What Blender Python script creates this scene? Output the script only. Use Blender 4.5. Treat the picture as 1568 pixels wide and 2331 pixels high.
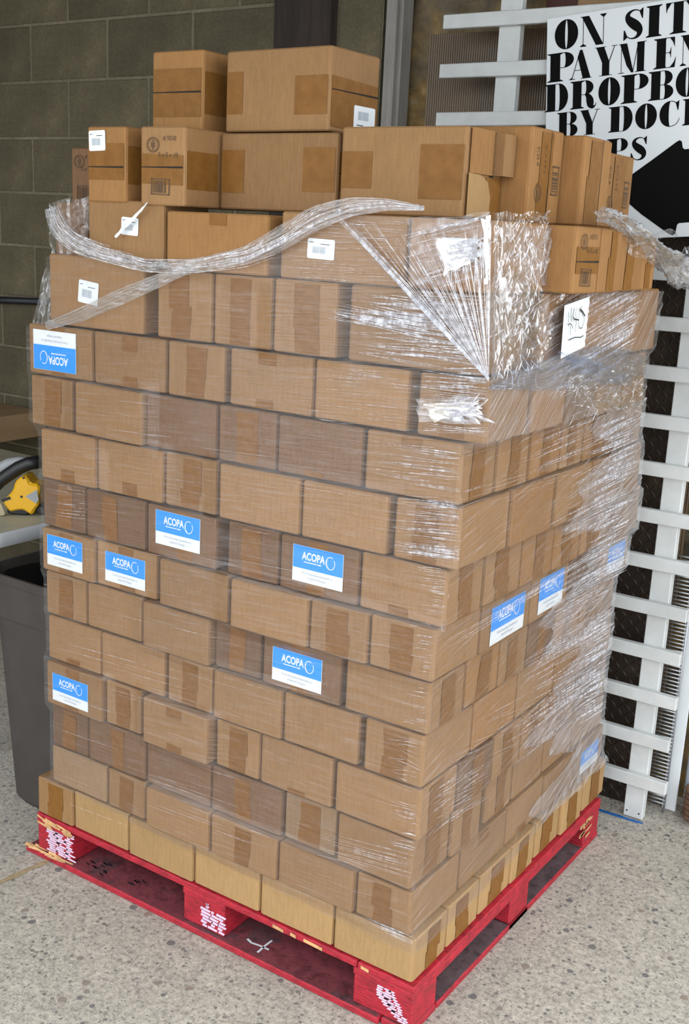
import bpy, bmesh, math, random
import numpy as np
from mathutils import Vector, Matrix
random.seed(7); RNG = np.random.default_rng(11)
for o in list(bpy.data.objects): bpy.data.objects.remove(o, do_unlink=True)
scene = bpy.context.scene
COL = scene.collection

# ------------------------------------------------------------------ camera
S = 0.114                                   # metres per carton-height unit of the calibration
IW, IH, F = 1568.0, 2331.0, 2553.22
YAW, PITCH, ROLL = -0.584, 0.246, 0.049
C = np.array([8.272, -15.506, 14.129]) * S
_fw = np.array([math.sin(YAW)*math.cos(PITCH), math.cos(YAW)*math.cos(PITCH), -math.sin(PITCH)])
_rt = np.array([math.cos(YAW), -math.sin(YAW), 0.0]); _up = np.cross(_rt, _fw)
R2 = _rt*math.cos(ROLL) + _up*math.sin(ROLL); U2 = -_rt*math.sin(ROLL) + _up*math.cos(ROLL)
cam = bpy.data.cameras.new('camera'); cam_o = bpy.data.objects.new('camera', cam); COL.objects.link(cam_o)
cam.sensor_fit = 'VERTICAL'; cam.sensor_height = 24.0; cam.lens = F/IH*24.0
cam.clip_start = 0.05; cam.clip_end = 200
m = Matrix.Identity(4)
for i in range(3):
    m[i][0] = R2[i]; m[i][1] = U2[i]; m[i][2] = -_fw[i]; m[i][3] = C[i]
cam_o.matrix_world = m
scene.camera = cam_o
# ------------------------------------------------------------------ light
w = bpy.data.worlds.new('overcast_sky'); scene.world = w; w.use_nodes = True
bg = w.node_tree.nodes['Background']; bg.inputs[0].default_value = (0.90, 0.95, 1.0, 1); bg.inputs[1].default_value = 1.0
scene.view_settings.view_transform = 'Standard'; scene.view_settings.look = 'None'
scene.view_settings.gamma = 1.0; scene.view_settings.use_curve_mapping = False
scene.view_settings.exposure = 1.6

# ------------------------------------------------------------------ pixel -> place helpers
def ray(u, v): return _fw + R2*(u-IW/2)/F - U2*(v-IH/2)/F
def onY(u, v, Y): d = ray(u, v); return C + d*((Y-C[1])/d[1])
def onX(u, v, X): d = ray(u, v); return C + d*((X-C[0])/d[0])
def onZ(u, v, Z): d = ray(u, v); return C + d*((Z-C[2])/d[2])
def colX(u, z, y):                          # x on the plane y at height z seen in column u
    n = R2 - (u-IW/2)/F*_fw
    return C[0] - (n[1]*(y-C[1]) + n[2]*(z-C[2]))/n[0]
def colY(u, z, x):
    n = R2 - (u-IW/2)/F*_fw
    return C[1] - (n[0]*(x-C[0]) + n[2]*(z-C[2]))/n[1]

# ------------------------------------------------------------------ materials
MATS = {}
def nodes_of(name):
    m = bpy.data.materials.new(name); m.use_nodes = True
    nt = m.node_tree; b = nt.nodes['Principled BSDF']
    MATS[name] = m
    return m, nt, b
def N(nt, t, **k):
    n = nt.nodes.new(t)
    for a, v in k.items(): setattr(n, a, v)
    return n
def tex(nt, kind, scale, stretch=(1,1,1), detail=4, rough=0.6, coords='Object'):
    tc = N(nt, 'ShaderNodeTexCoord'); mp = N(nt, 'ShaderNodeMapping'); mp.inputs['Scale'].default_value = stretch
    nt.links.new(tc.outputs[coords], mp.inputs[0])
    if kind == 'noise':
        n = N(nt, 'ShaderNodeTexNoise'); n.inputs['Detail'].default_value = detail; n.inputs['Roughness'].default_value = rough
    elif kind == 'voronoi':
        n = N(nt, 'ShaderNodeTexVoronoi')
    else:
        n = N(nt, 'ShaderNodeTexWave'); n.inputs['Distortion'].default_value = detail
    n.inputs['Scale'].default_value = scale
    nt.links.new(mp.outputs[0], n.inputs['Vector'])
    return n
def ramp(nt, src, stops):
    r = N(nt, 'ShaderNodeValToRGB'); e = r.color_ramp.elements
    while len(e) < len(stops): e.new(0.5)
    for el, (p, c) in zip(e, stops): el.position = p; el.color = (*c, 1) if len(c) == 3 else c
    nt.links.new(src, r.inputs[0]); return r
def mixc(nt, a, b, fac, mode='MIX'):
    n = N(nt, 'ShaderNodeMix', data_type='RGBA', blend_type=mode)
    for s, i in ((fac, 0), (a, 6), (b, 7)):
        if isinstance(s, (int, float)): n.inputs[i].default_value = s
        elif isinstance(s, tuple): n.inputs[i].default_value = (*s, 1)
        else: nt.links.new(s, n.inputs[i])
    return n.outputs[2]
def bump(nt, b, src, strength, dist=0.002):
    n = N(nt, 'ShaderNodeBump'); n.inputs['Strength'].default_value = strength; n.inputs['Distance'].default_value = dist
    nt.links.new(src, n.inputs['Height']); nt.links.new(n.outputs[0], b.inputs['Normal']); return n
def plain(name, c, rough=0.6, var=0.0, scale=20, metal=0.0, bumpv=0.0, stretch=(1,1,1)):
    m, nt, b = nodes_of(name)
    b.inputs['Roughness'].default_value = rough; b.inputs['Metallic'].default_value = metal
    if var or bumpv:
        n = tex(nt, 'noise', scale, stretch)
        r = ramp(nt, n.outputs['Fac'], [(0.3, tuple(max(0, x*(1-var)) for x in c)), (0.7, tuple(min(1, x*(1+var)) for x in c))])
        nt.links.new(r.outputs[0], b.inputs['Base Color'])
        if bumpv: bump(nt, b, n.outputs['Fac'], bumpv)
    else: b.inputs['Base Color'].default_value = (*c, 1)
    return m
def kraft(name, c):
    m, nt, b = nodes_of(name)
    oi = N(nt, 'ShaderNodeObjectInfo')
    n1 = tex(nt, 'noise', 9, (1, 1, 1), 5); n2 = tex(nt, 'noise', 220, (1, 1, 0.12), 2); n3 = tex(nt, 'noise', 500, (1, 1, 1), 1)
    c1 = ramp(nt, n1.outputs['Fac'], [(0.3, tuple(x*0.93 for x in c)), (0.7, tuple(x*1.06 for x in c))])
    c2 = ramp(nt, n2.outputs['Fac'], [(0.3, (0.90, 0.90, 0.89)), (0.7, (1.06, 1.06, 1.06))])
    c3 = ramp(nt, n3.outputs['Fac'], [(0.30, (0.88, 0.87, 0.85)), (0.45, (1, 1, 1)), (0.68, (1, 1, 1)), (0.8, (1.22, 1.22, 1.22))])
    x = mixc(nt, c1.outputs[0], c2.outputs[0], 1.0, 'MULTIPLY'); x = mixc(nt, x, c3.outputs[0], 1.0, 'MULTIPLY')
    rv = ramp(nt, oi.outputs['Random'], [(0.0, (0.88, 0.87, 0.86)), (0.5, (1.0, 0.995, 0.98)), (1.0, (1.10, 1.09, 1.07))])
    x = mixc(nt, x, rv.outputs[0], 1.0, 'MULTIPLY')
    nt.links.new(x, b.inputs['Base Color']); b.inputs['Roughness'].default_value = 0.78
    b.inputs['Specular IOR Level'].default_value = 0.25
    bump(nt, b, n2.outputs['Fac'], 0.12, 0.001)
    return m
kraft('kraft_mid', (0.305, 0.172, 0.076)); kraft('kraft_light', (0.385, 0.240, 0.108)); kraft('kraft_dark', (0.185, 0.101, 0.052)); kraft('kraft_warm', (0.315, 0.163, 0.060)); kraft('kraft_grey', (0.300, 0.190, 0.104))
def tape_mat():
    m, nt, b = nodes_of('packing_tape')
    n = tex(nt, 'noise', 40, (1, 1, 0.3), 3)
    r = ramp(nt, n.outputs['Fac'], [(0.3, (0.190, 0.082, 0.016)), (0.7, (0.245, 0.112, 0.026))])
    nt.links.new(r.outputs[0], b.inputs['Base Color']); b.inputs['Roughness'].default_value = 0.5; b.inputs['Specular IOR Level'].default_value = 0.22
    bump(nt, b, n.outputs['Fac'], 0.15)
tape_mat()
plain('tape_clear', (0.37, 0.215, 0.10), 0.4, 0.06, 60)
plain('carton_inside', (0.30, 0.19, 0.10), 0.85, 0.1, 40)
plain('crease_light', (0.60, 0.40, 0.21), 0.8, 0.1, 60)
plain('label_blue', (0.012, 0.30, 0.86), 0.35); plain('label_white', (0.80, 0.84, 0.86), 0.4)
plain('print_grey', (0.42, 0.47, 0.52), 0.5); plain('print_dark', (0.018, 0.013, 0.010), 0.9); plain('print_brown', (0.09, 0.05, 0.025), 0.6)
plain('paper_white', (0.74, 0.78, 0.79), 0.6, 0.02, 30); plain('ink_black', (0.012, 0.014, 0.02), 0.5)
def concrete():
    m, nt, b = nodes_of('concrete_floor')
    n1 = tex(nt, 'noise', 1.3, detail=6); n2 = tex(nt, 'noise', 75, detail=6, rough=0.8); n4 = tex(nt, 'noise', 22, detail=4, rough=0.7)
    v1 = tex(nt, 'voronoi', 42); v2 = tex(nt, 'voronoi', 95); v3 = tex(nt, 'voronoi', 190)
    base = ramp(nt, n1.outputs['Fac'], [(0.3, (0.42, 0.385, 0.335)), (0.7, (0.54, 0.50, 0.435))])
    fine = ramp(nt, n2.outputs['Fac'], [(0.32, (0.42, 0.41, 0.40)), (0.5, (1, 1, 1)), (0.68, (1.42, 1.40, 1.34))])
    med = ramp(nt, n4.outputs['Fac'], [(0.3, (0.80, 0.79, 0.78)), (0.7, (1.12, 1.12, 1.10))])
    x = mixc(nt, base.outputs[0], fine.outputs[0], 1.0, 'MULTIPLY'); x = mixc(nt, x, med.outputs[0], 1.0, 'MULTIPLY')
    def spots(v, size, lo, stops, strength):
        nonlocal x
        a = N(nt, 'ShaderNodeMath', operation='LESS_THAN'); nt.links.new(v.outputs['Distance'], a.inputs[0])
        sep = N(nt, 'ShaderNodeSeparateColor'); nt.links.new(v.outputs['Color'], sep.inputs[0])
        s = N(nt, 'ShaderNodeMath', operation='MULTIPLY'); s.inputs[1].default_value = size; nt.links.new(sep.outputs[0], s.inputs[0]); nt.links.new(s.outputs[0], a.inputs[1])
        g = N(nt, 'ShaderNodeMath', operation='GREATER_THAN'); g.inputs[1].default_value = lo; nt.links.new(sep.outputs[1], g.inputs[0])
        mu = N(nt, 'ShaderNodeMath', operation='MULTIPLY'); nt.links.new(a.outputs[0], mu.inputs[0]); nt.links.new(g.outputs[0], mu.inputs[1])
        m3 = N(nt, 'ShaderNodeMath', operation='MULTIPLY'); nt.links.new(mu.outputs[0], m3.inputs[0]); m3.inputs[1].default_value = strength
        x = mixc(nt, x, ramp(nt, sep.outputs[2], stops).outputs[0], m3.outputs[0])
    spots(v3, 0.55, 0.45, [(0, (0.15, 0.14, 0.13)), (0.45, (0.26, 0.24, 0.21)), (0.7, (0.60, 0.55, 0.47)), (1, (0.66, 0.61, 0.54))], 0.7)
    spots(v2, 0.55, 0.62, [(0, (0.13, 0.125, 0.12)), (0.5, (0.24, 0.22, 0.20)), (0.75, (0.42, 0.38, 0.33)), (1, (0.60, 0.55, 0.48))], 0.8)
    spots(v1, 0.45, 0.80, [(0, (0.11, 0.11, 0.115)), (0.6, (0.20, 0.19, 0.18)), (1, (0.28, 0.21, 0.16))], 0.85)
    nt.links.new(x, b.inputs['Base Color']); b.inputs['Roughness'].default_value = 0.85
    bump(nt, b, n2.outputs['Fac'], 0.5, 0.004)
concrete()
def block_mat(name, c):
    m, nt, b = nodes_of(name)
    oi = N(nt, 'ShaderNodeObjectInfo')
    n1 = tex(nt, 'noise', 5, detail=8, rough=0.65, coords='Object'); n2 = tex(nt, 'noise', 90, detail=4, rough=0.8)
    a = ramp(nt, n1.outputs['Fac'], [(0.25, tuple(x*0.70 for x in c)), (0.5, c), (0.75, tuple(x*1.45 for x in c))])
    d = ramp(nt, n2.outputs['Fac'], [(0.3, (0.70, 0.70, 0.70)), (0.55, (1, 1, 1)), (0.75, (1.3, 1.3, 1.3))])
    x = mixc(nt, a.outputs[0], d.outputs[0], 1.0, 'MULTIPLY')
    rv = ramp(nt, oi.outputs['Random'], [(0, (0.85, 0.85, 0.85)), (1, (1.12, 1.12, 1.12))]); x = mixc(nt, x, rv.outputs[0], 1.0, 'MULTIPLY')
    nt.links.new(x, b.inputs['Base Color']); b.inputs['Roughness'].default_value = 0.95
    bump(nt, b, n2.outputs['Fac'], 0.6, 0.003)
block_mat('block_grey', (0.125, 0.105, 0.062)); block_mat('mortar', (0.210, 0.182, 0.120))
def wood(name, dark, light, scale=6, axis=(1, 1, 0.08), rough=0.8):
    m, nt, b = nodes_of(name)
    n = tex(nt, 'noise', scale, axis, 8, 0.7); n2 = tex(nt, 'noise', 2.5, detail=4)
    r = ramp(nt, n.outputs['Fac'], [(0.3, dark), (0.7, light)]); r2 = ramp(nt, n2.outputs['Fac'], [(0.3, (0.8, 0.8, 0.8)), (0.7, (1.1, 1.1, 1.1))])
    nt.links.new(mixc(nt, r.outputs[0], r2.outputs[0], 1.0, 'MULTIPLY'), b.inputs['Base Color']); b.inputs['Roughness'].default_value = rough
    bump(nt, b, n.outputs['Fac'], 0.5, 0.004)
wood('dark_timber', (0.014, 0.010, 0.008), (0.060, 0.042, 0.032), 30)
wood('grey_timber', (0.24, 0.225, 0.20), (0.42, 0.40, 0.37), 25)
wood('rust_timber', (0.22, 0.10, 0.04), (0.34, 0.19, 0.10), 20)
wood('white_painted', (0.62, 0.64, 0.63), (0.76, 0.78, 0.77), 9, (1, 1, 1), 0.5)
wood('plywood', (0.30, 0.19, 0.09), (0.42, 0.28, 0.15), 12, (1, 0.2, 1))
def redpaint(name, red, patch, lo):
    m, nt, b = nodes_of(name)
    n = tex(nt, 'noise', 28, (1, 1, 1), 8, 0.75); n2 = tex(nt, 'noise', 9, (0.7, 0.7, 4), 8, 0.8); n3 = tex(nt, 'noise', 160, (0.25, 0.25, 2.4), 3)
    r = ramp(nt, n.outputs['Fac'], [(0.3, tuple(x*0.55 for x in red)), (0.6, red), (0.8, tuple(min(1, x*1.25) for x in red))])
    p = ramp(nt, n2.outputs['Fac'], [(lo, (0, 0, 0)), (lo+0.03, (1, 1, 1))])
    x = mixc(nt, r.outputs[0], patch, p.outputs[0])
    g = ramp(nt, n3.outputs['Fac'], [(0.35, (0.6, 0.6, 0.6)), (0.5, (1, 1, 1))]); x = mixc(nt, x, g.outputs[0], 1.0, 'MULTIPLY')
    nt.links.new(x, b.inputs['Base Color']); b.inputs['Roughness'].default_value = 0.6
    bump(nt, b, n3.outputs['Fac'], 0.6, 0.003)
redpaint('pallet_red', (0.50, 0.016, 0.035), (0.30, 0.02, 0.03), 0.62)
redpaint('pallet_board', (0.24, 0.058, 0.070), (0.12, 0.055, 0.062), 0.55)
redpaint('pallet_dark', (0.15, 0.105, 0.110), (0.26, 0.05, 0.06), 0.62)
plain('pallet_white_wear', (0.72, 0.55, 0.70), 0.7, 0.15, 60); plain('pallet_raw_wood', (0.62, 0.36, 0.16), 0.8, 0.3, 40)
def film_mat(name, tint, haze, gloss, rough, streak_scale, stretch, rot=(0,0,0), bumps=0.5, sheen=0.5, cap=0.35):
    m = bpy.data.materials.new(name); m.use_nodes = True; MATS[name] = m
    nt = m.node_tree; nt.nodes.clear(); out = N(nt, 'ShaderNodeOutputMaterial')
    tc = N(nt, 'ShaderNodeTexCoord'); mp0 = N(nt, 'ShaderNodeMapping'); mp0.inputs['Rotation'].default_value = rot
    mp = N(nt, 'ShaderNodeMapping'); mp.inputs['Scale'].default_value = stretch
    nt.links.new(tc.outputs['Object'], mp0.inputs[0]); nt.links.new(mp0.outputs[0], mp.inputs[0])
    n = N(nt, 'ShaderNodeTexNoise'); n.inputs['Scale'].default_value = streak_scale; n.inputs['Detail'].default_value = 3; n.inputs['Roughness'].default_value = 0.6
    nt.links.new(mp.outputs[0], n.inputs['Vector'])
    bp = N(nt, 'ShaderNodeBump'); bp.inputs['Strength'].default_value = bumps; bp.inputs['Distance'].default_value = 0.004
    nt.links.new(n.outputs['Fac'], bp.inputs['Height'])
    tr = N(nt, 'ShaderNodeBsdfTransparent'); tr.inputs[0].default_value = (*tint, 1)
    df = N(nt, 'ShaderNodeBsdfDiffuse'); df.inputs[0].default_value = (0.90, 0.90, 0.94, 1)
    tl = N(nt, 'ShaderNodeBsdfTranslucent'); tl.inputs[0].default_value = (0.80, 0.80, 0.85, 1)
    hz = N(nt, 'ShaderNodeMixShader'); hz.inputs[0].default_value = 0.2; nt.links.new(df.outputs[0], hz.inputs[1]); nt.links.new(tl.outputs[0], hz.inputs[2])
    gl = N(nt, 'ShaderNodeBsdfGlossy'); gl.inputs['Roughness'].default_value = rough; gl.inputs[0].default_value = (1, 1, 1, 1)
    nt.links.new(bp.outputs[0], gl.inputs['Normal'])
    r = ramp(nt, n.outputs['Fac'], [(0.42, (haze*0.35,)*3), (0.60, (haze,)*3), (0.74, (min(1, haze+sheen*0.3),)*3)])
    m1 = N(nt, 'ShaderNodeMixShader'); nt.links.new(r.outputs[0], m1.inputs[0]); nt.links.new(tr.outputs[0], m1.inputs[1]); nt.links.new(hz.outputs[0], m1.inputs[2])
    fr = N(nt, 'ShaderNodeFresnel'); fr.inputs[0].default_value = 1.5; nt.links.new(bp.outputs[0], fr.inputs[1])
    mu = N(nt, 'ShaderNodeMath', operation='MULTIPLY', use_clamp=True); nt.links.new(fr.outputs[0], mu.inputs[0]); mu.inputs[1].default_value = gloss
    mi = N(nt, 'ShaderNodeMath', operation='MINIMUM'); nt.links.new(mu.outputs[0], mi.inputs[0]); mi.inputs[1].default_value = cap
    m2 = N(nt, 'ShaderNodeMixShader'); nt.links.new(mi.outputs[0], m2.inputs[0]); nt.links.new(m1.outputs[0], m2.inputs[1]); nt.links.new(gl.outputs[0], m2.inputs[2])
    nt.links.new(m2.outputs[0], out.inputs[0])
    return m
film_mat('stretch_film', (0.99, 0.985, 0.985), 0.055, 0.9, 0.16, 60, (0.16, 0.16, 3.2), (0, 0.05, 0), 0.5, 0.35)
film_mat('stretch_film_diagonal', (0.985, 0.98, 0.98), 0.05, 1.0, 0.18, 60, (1, 0.16, 3.2), (-0.22, 0, 0), 0.6, 0.6)
film_mat('stretch_film_bunched_glare', (0.97, 0.97, 0.975), 0.30, 1.3, 0.2, 55, (1, 0.14, 3.2), (-0.30, 0, 0), 0.8, 1.3, 0.5)  # bunched film near the far edge, extra white haze painting its glare
film_mat('film_crumpled', (0.985, 0.985, 0.985), 0.03, 1.0, 0.14, 45, (1, 1, 1), (0, 0, 0), 0.2, 0.5, 0.26)
film_mat('film_loose', (0.97, 0.97, 0.975), 0.10, 0.9, 0.2, 50, (1, 1, 0.4), (0, 0, 0), 0.3, 0.8, 0.2)
film_mat('film_crease', (0.95, 0.95, 0.97), 0.85, 2.0, 0.2, 80, (1, 1, 1), (0, 0, 0), 0.1, 0.3, 0.3)  # white folds: highlight streaks put into the colour
film_mat('film_glare', (0.96, 0.96, 0.97), 0.10, 9.0, 0.07, 30, (0.3, 0.3, 1.5), (0, 0, 0), 0.08, 0.3, 0.5)  # gloss raised far beyond plain film to make white glare
film_mat('film_rope', (0.96, 0.96, 0.97), 0.20, 1.6, 0.15, 70, (0.2, 0.2, 2), (0, 0, 0), 0.5, 1.8, 0.45)
film_mat('film_blue', (0.80, 0.86, 0.96), 0.16, 1.2, 0.2, 70, (1, 0.2, 2.2), (-0.2, 0, 0), 0.5, 0.9, 0.35)

# ------------------------------------------------------------------ object helpers
USED = {}
def link(o, parent=None):
    COL.objects.link(o)
    if parent is not None: o.parent = parent
    return o
def tag(o, label=None, cat=None, group=None, kind=None):
    if label: o['label'] = label
    if cat: o['category'] = cat
    if group: o['group'] = group
    if kind: o['kind'] = kind
    return o
def meshobj(name, verts, faces, mat, parent=None, smooth=False):
    me = bpy.data.meshes.new(name); me.from_pydata([tuple(v) for v in verts], [], [tuple(f) for f in faces]); me.update()
    if mat: me.materials.append(MATS[mat])
    if smooth: me.polygons.foreach_set('use_smooth', [True]*len(me.polygons))
    return link(bpy.data.objects.new(name, me), parent)
class MB:
    def __init__(s): s.v = []; s.f = []
    def add(s, v, f):
        n = len(s.v); s.v += [tuple(p) for p in v]; s.f += [tuple(i+n for i in q) for q in f]; return s
    def box(s, x0, x1, y0, y1, z0, z1):
        return s.add([(x0,y0,z0),(x1,y0,z0),(x1,y1,z0),(x0,y1,z0),(x0,y0,z1),(x1,y0,z1),(x1,y1,z1),(x0,y1,z1)],
                     [(0,3,2,1),(4,5,6,7),(0,1,5,4),(1,2,6,5),(2,3,7,6),(3,0,4,7)])
    def prism(s, poly, y0, y1):             # polygon in x,z extruded along y
        n = len(poly); v = [(p[0], y0, p[1]) for p in poly] + [(p[0], y1, p[1]) for p in poly]
        return s.add(v, [tuple(range(n)), tuple(range(2*n-1, n-1, -1))] + [(i, (i+1) % n, n+(i+1) % n, n+i) for i in range(n)])
    def tube(s, pts, rad, seg=8, cap=True):
        pts = [Vector(p) for p in pts]; rings = []
        for i, p in enumerate(pts):
            t = (pts[min(i+1, len(pts)-1)] - pts[max(i-1, 0)]).normalized()
            a = Vector((0, 0, 1)) if abs(t.z) < 0.9 else Vector((1, 0, 0))
            n = t.cross(a).normalized(); b = t.cross(n)
            r = rad[i] if isinstance(rad, (list, tuple)) else rad
            rings.append([p + n*(r*math.cos(2*math.pi*k/seg)) + b*(r*math.sin(2*math.pi*k/seg)) for k in range(seg)])
        f = []
        for i in range(len(rings)-1):
            for k in range(seg): f.append((i*seg+k, i*seg+(k+1) % seg, (i+1)*seg+(k+1) % seg, (i+1)*seg+k))
        if cap: f += [tuple(range(seg-1, -1, -1)), tuple((len(rings)-1)*seg+k for k in range(seg))]
        return s.add([q for r in rings for q in r], f)
    def build(s, name, mat, parent=None, smooth=False, bevel=0):
        o = meshobj(name, s.v, s.f, mat, parent, smooth)
        bm = bmesh.new(); bm.from_mesh(o.data)
        bmesh.ops.recalc_face_normals(bm, faces=bm.faces)
        if bevel: bmesh.ops.bevel(bm, geom=list(bm.edges), offset=bevel, segments=1, affect='EDGES', profile=0.5)
        bm.to_mesh(o.data); bm.free()
        return o
def empty(name, loc=(0,0,0), rz=0):
    o = bpy.data.objects.new(name, None); COL.objects.link(o); o.location = loc; o.rotation_euler = (0, 0, rz); o.empty_display_size = 0.05; return o
# flat marks: 2D mesh in local XY, z is the outward normal
def flat(polys):
    v, f = [], []
    for p in polys:
        n = len(v); v += [(a, b, 0) for a, b in p]; f.append(tuple(range(n, n+len(p))))
    return v, f
FLAT = {}
def flatmesh(key, polys, mat):
    k = (key, mat)
    if k not in FLAT:
        v, f = flat(polys); me = bpy.data.meshes.new(key); me.from_pydata(v, [], f)
        bm = bmesh.new(); bm.from_mesh(me); bmesh.ops.triangulate(bm, faces=[x for x in bm.faces if len(x.verts) > 4])
        for x in bm.faces:
            if x.normal.z < 0: x.normal_flip()
        bm.to_mesh(me); bm.free(); me.materials.append(MATS[mat]); FLAT[k] = me
    return FLAT[k]
def textmesh(txt, size, mat, sx=1.0, bold=0.0):
    k = ('T'+txt, size, mat, sx, bold)
    if k not in FLAT:
        cu = bpy.data.curves.new('lettering', 'FONT'); cu.body = txt; cu.size = size; cu.align_x = 'CENTER'; cu.align_y = 'CENTER'; cu.offset = bold; cu.resolution_u = 3
        o = bpy.data.objects.new('tmp', cu); COL.objects.link(o); bpy.context.view_layer.update()
        me = bpy.data.meshes.new_from_object(o.evaluated_get(bpy.context.evaluated_depsgraph_get()))
        bpy.data.objects.remove(o); bpy.data.curves.remove(cu)
        for v in me.vertices: v.co.x *= sx
        me.materials.clear(); me.materials.append(MATS[mat]); FLAT[k] = me
    return FLAT[k]
def put(name, me, parent, loc, rt, up, rot=0.0, off=0.0008):
    rt = Vector(rt); up = Vector(up)
    if rot:
        c, s_ = math.cos(rot), math.sin(rot); rt, up = rt*c + up*s_, up*c - rt*s_
    n = rt.cross(up)
    o = bpy.data.objects.new(name, me); link(o, parent)
    M = Matrix.Identity(4)
    for i in range(3): M[i][0] = rt[i]; M[i][1] = up[i]; M[i][2] = n[i]; M[i][3] = loc[i] + n[i]*off
    o.matrix_local = M
    return o
def rrect(w, h, r=0.0, n=4, cx=0, cy=0):
    if r <= 0: return [(cx-w/2, cy-h/2), (cx+w/2, cy-h/2), (cx+w/2, cy+h/2), (cx-w/2, cy+h/2)]
    p = []
    for sx, sy, a0 in ((1, -1, -90), (1, 1, 0), (-1, 1, 90), (-1, -1, 180)):
        for k in range(n+1):
            a = math.radians(a0 + 90*k/n); p.append((cx+sx*(w/2-r)+r*math.cos(a), cy+sy*(h/2-r)+r*math.sin(a)))
    return p
def ring(rx, ry, t, n=28, cx=0, cy=0, a0=0, a1=360):
    out = []
    for k in range(n):
        a, b = math.radians(a0+(a1-a0)*k/n), math.radians(a0+(a1-a0)*(k+1)/n)
        out.append([(cx+rx*math.cos(a), cy+ry*math.sin(a)), (cx+rx*math.cos(b), cy+ry*math.sin(b)), (cx+(rx-t)*math.cos(b), cy+(ry-t)*math.sin(b)), (cx+(rx-t)*math.cos(a), cy+(ry-t)*math.sin(a))])
    return out

# ------------------------------------------------------------------ the setting
Z = [1.039,1.962,2.865,3.856,4.869,5.885,6.867,7.829,8.867,9.936,10.992,12.039]
Z = [z*S for z in Z]
YW = 1.31                                     # block wall plane
floor = meshobj('floor', [(-9,-9,0),(9,-9,0),(9,3,0),(-9,3,0)], [(0,1,2,3)], 'concrete_floor'); tag(floor, 'speckled grey concrete floor with exposed aggregate', kind='structure')
pa, pb = onZ(-60, 2036, 0), onZ(125, 1953, 0); dd = (pb-pa); nn_ = np.array([-dd[1], dd[0], 0])/np.linalg.norm(dd)*0.010
jt = []
for k in range(15):
    p = pa + dd*k/14*1.6; wv = nn_*(0.6+0.8*random.random()); jt.append((p-wv, p+wv))
plain('joint_debris', (0.36, 0.28, 0.16), 0.9, 0.35, 70)
meshobj('floor_joint', [q for a in jt for q in ((a[0][0], a[0][1], 0.001), (a[1][0], a[1][1], 0.001))], [(2*k, 2*k+2, 2*k+3, 2*k+1) for k in range(14)], 'joint_debris', floor)
xw1 = onY(866, 150, YW)[0]
wall = MB().box(-5.0, xw1, YW+0.0035, YW+0.2, 0, 2.75).build('wall_back', 'mortar'); tag(wall, 'grey concrete block wall behind the pallet', kind='structure')
zc = onY(86, 186.5, YW)[2]; xj = onY(243, 110, YW)[0]; CH, BL, J = 0.2032, 0.4064, 0.010
zc0 = zc - CH*int(zc/CH)
row = 0
bmesh_cache = {}
def wallblock(x0, x1, z0, z1):
    key = (round(x1-x0, 3), round(z1-z0, 3))
    if key not in bmesh_cache:
        o = MB().box(0, x1-x0, 0, 0.02, 0, z1-z0).build('block', 'block_grey', None, bevel=0.003); bmesh_cache[key] = o.data
    else:
        o = bpy.data.objects.new('block', bmesh_cache[key]); COL.objects.link(o)
    o.parent = wall; o.location = (x0, YW+random.uniform(-0.001, 0.001), z0)
for i in range(-1, 16):
    z0 = zc0 + (i-1)*CH; z1 = z0 + CH
    a, b = max(z0, -0.0)+J/2, min(z1, 2.75)-J/2
    if b-a < 0.03: continue
    k = round((z0-zc)/CH)                     # the course just above line zc has a joint at xj
    off = xj + (0.0 if k % 2 == 0 else BL/2)
    n0 = math.floor((-3.6-off)/BL)
    for q in range(n0, n0+14):
        xa, xb = off+q*BL+J/2, off+(q+1)*BL-J/2
        xb = min(xb, xw1-0.003)
        if xb-xa > 0.02: wallblock(xa, xb, a, b)
# insulated infill right of the block wall
def insul():
    m, nt, b = nodes_of('insulation')
    n = tex(nt, 'noise', 4.0, detail=8, rough=0.65); n2 = tex(nt, 'noise', 30, detail=5)
    r = ramp(nt, n.outputs['Fac'], [(0.28, (0.06, 0.05, 0.042)), (0.40, (0.15, 0.115, 0.07)), (0.50, (0.21, 0.145, 0.06)), (0.58, (0.36, 0.22, 0.06)), (0.66, (0.55, 0.44, 0.24)), (0.76, (0.24, 0.10, 0.02))])
    r2 = ramp(nt, n2.outputs['Fac'], [(0.3, (0.6, 0.6, 0.6)), (0.7, (1.2, 1.2, 1.2))])
    nt.links.new(mixc(nt, r.outputs[0], r2.outputs[0], 1.0, 'MULTIPLY'), b.inputs['Base Color']); b.inputs['Roughness'].default_value = 0.6
    bump(nt, b, n.outputs['Fac'], 0.8, 0.03)
insul()
g = MB(); nx, nz = 40, 40
xi0, xi1 = xw1, 1.3
iv = [(xi0+(xi1-xi0)*i/nx, YW+0.07+0.02*math.sin(i*1.7+j*0.6)*math.cos(j*1.1), 2.75*j/nz) for j in range(nz+1) for i in range(nx+1)]
wi = meshobj('wall_insulation', iv, [(j*(nx+1)+i, j*(nx+1)+i+1, (j+1)*(nx+1)+i+1, (j+1)*(nx+1)+i) for j in range(nz) for i in range(nx)], 'insulation', smooth=True)
tag(wi, 'bare yellow-brown insulation wall right of the block wall', kind='structure')
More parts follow.
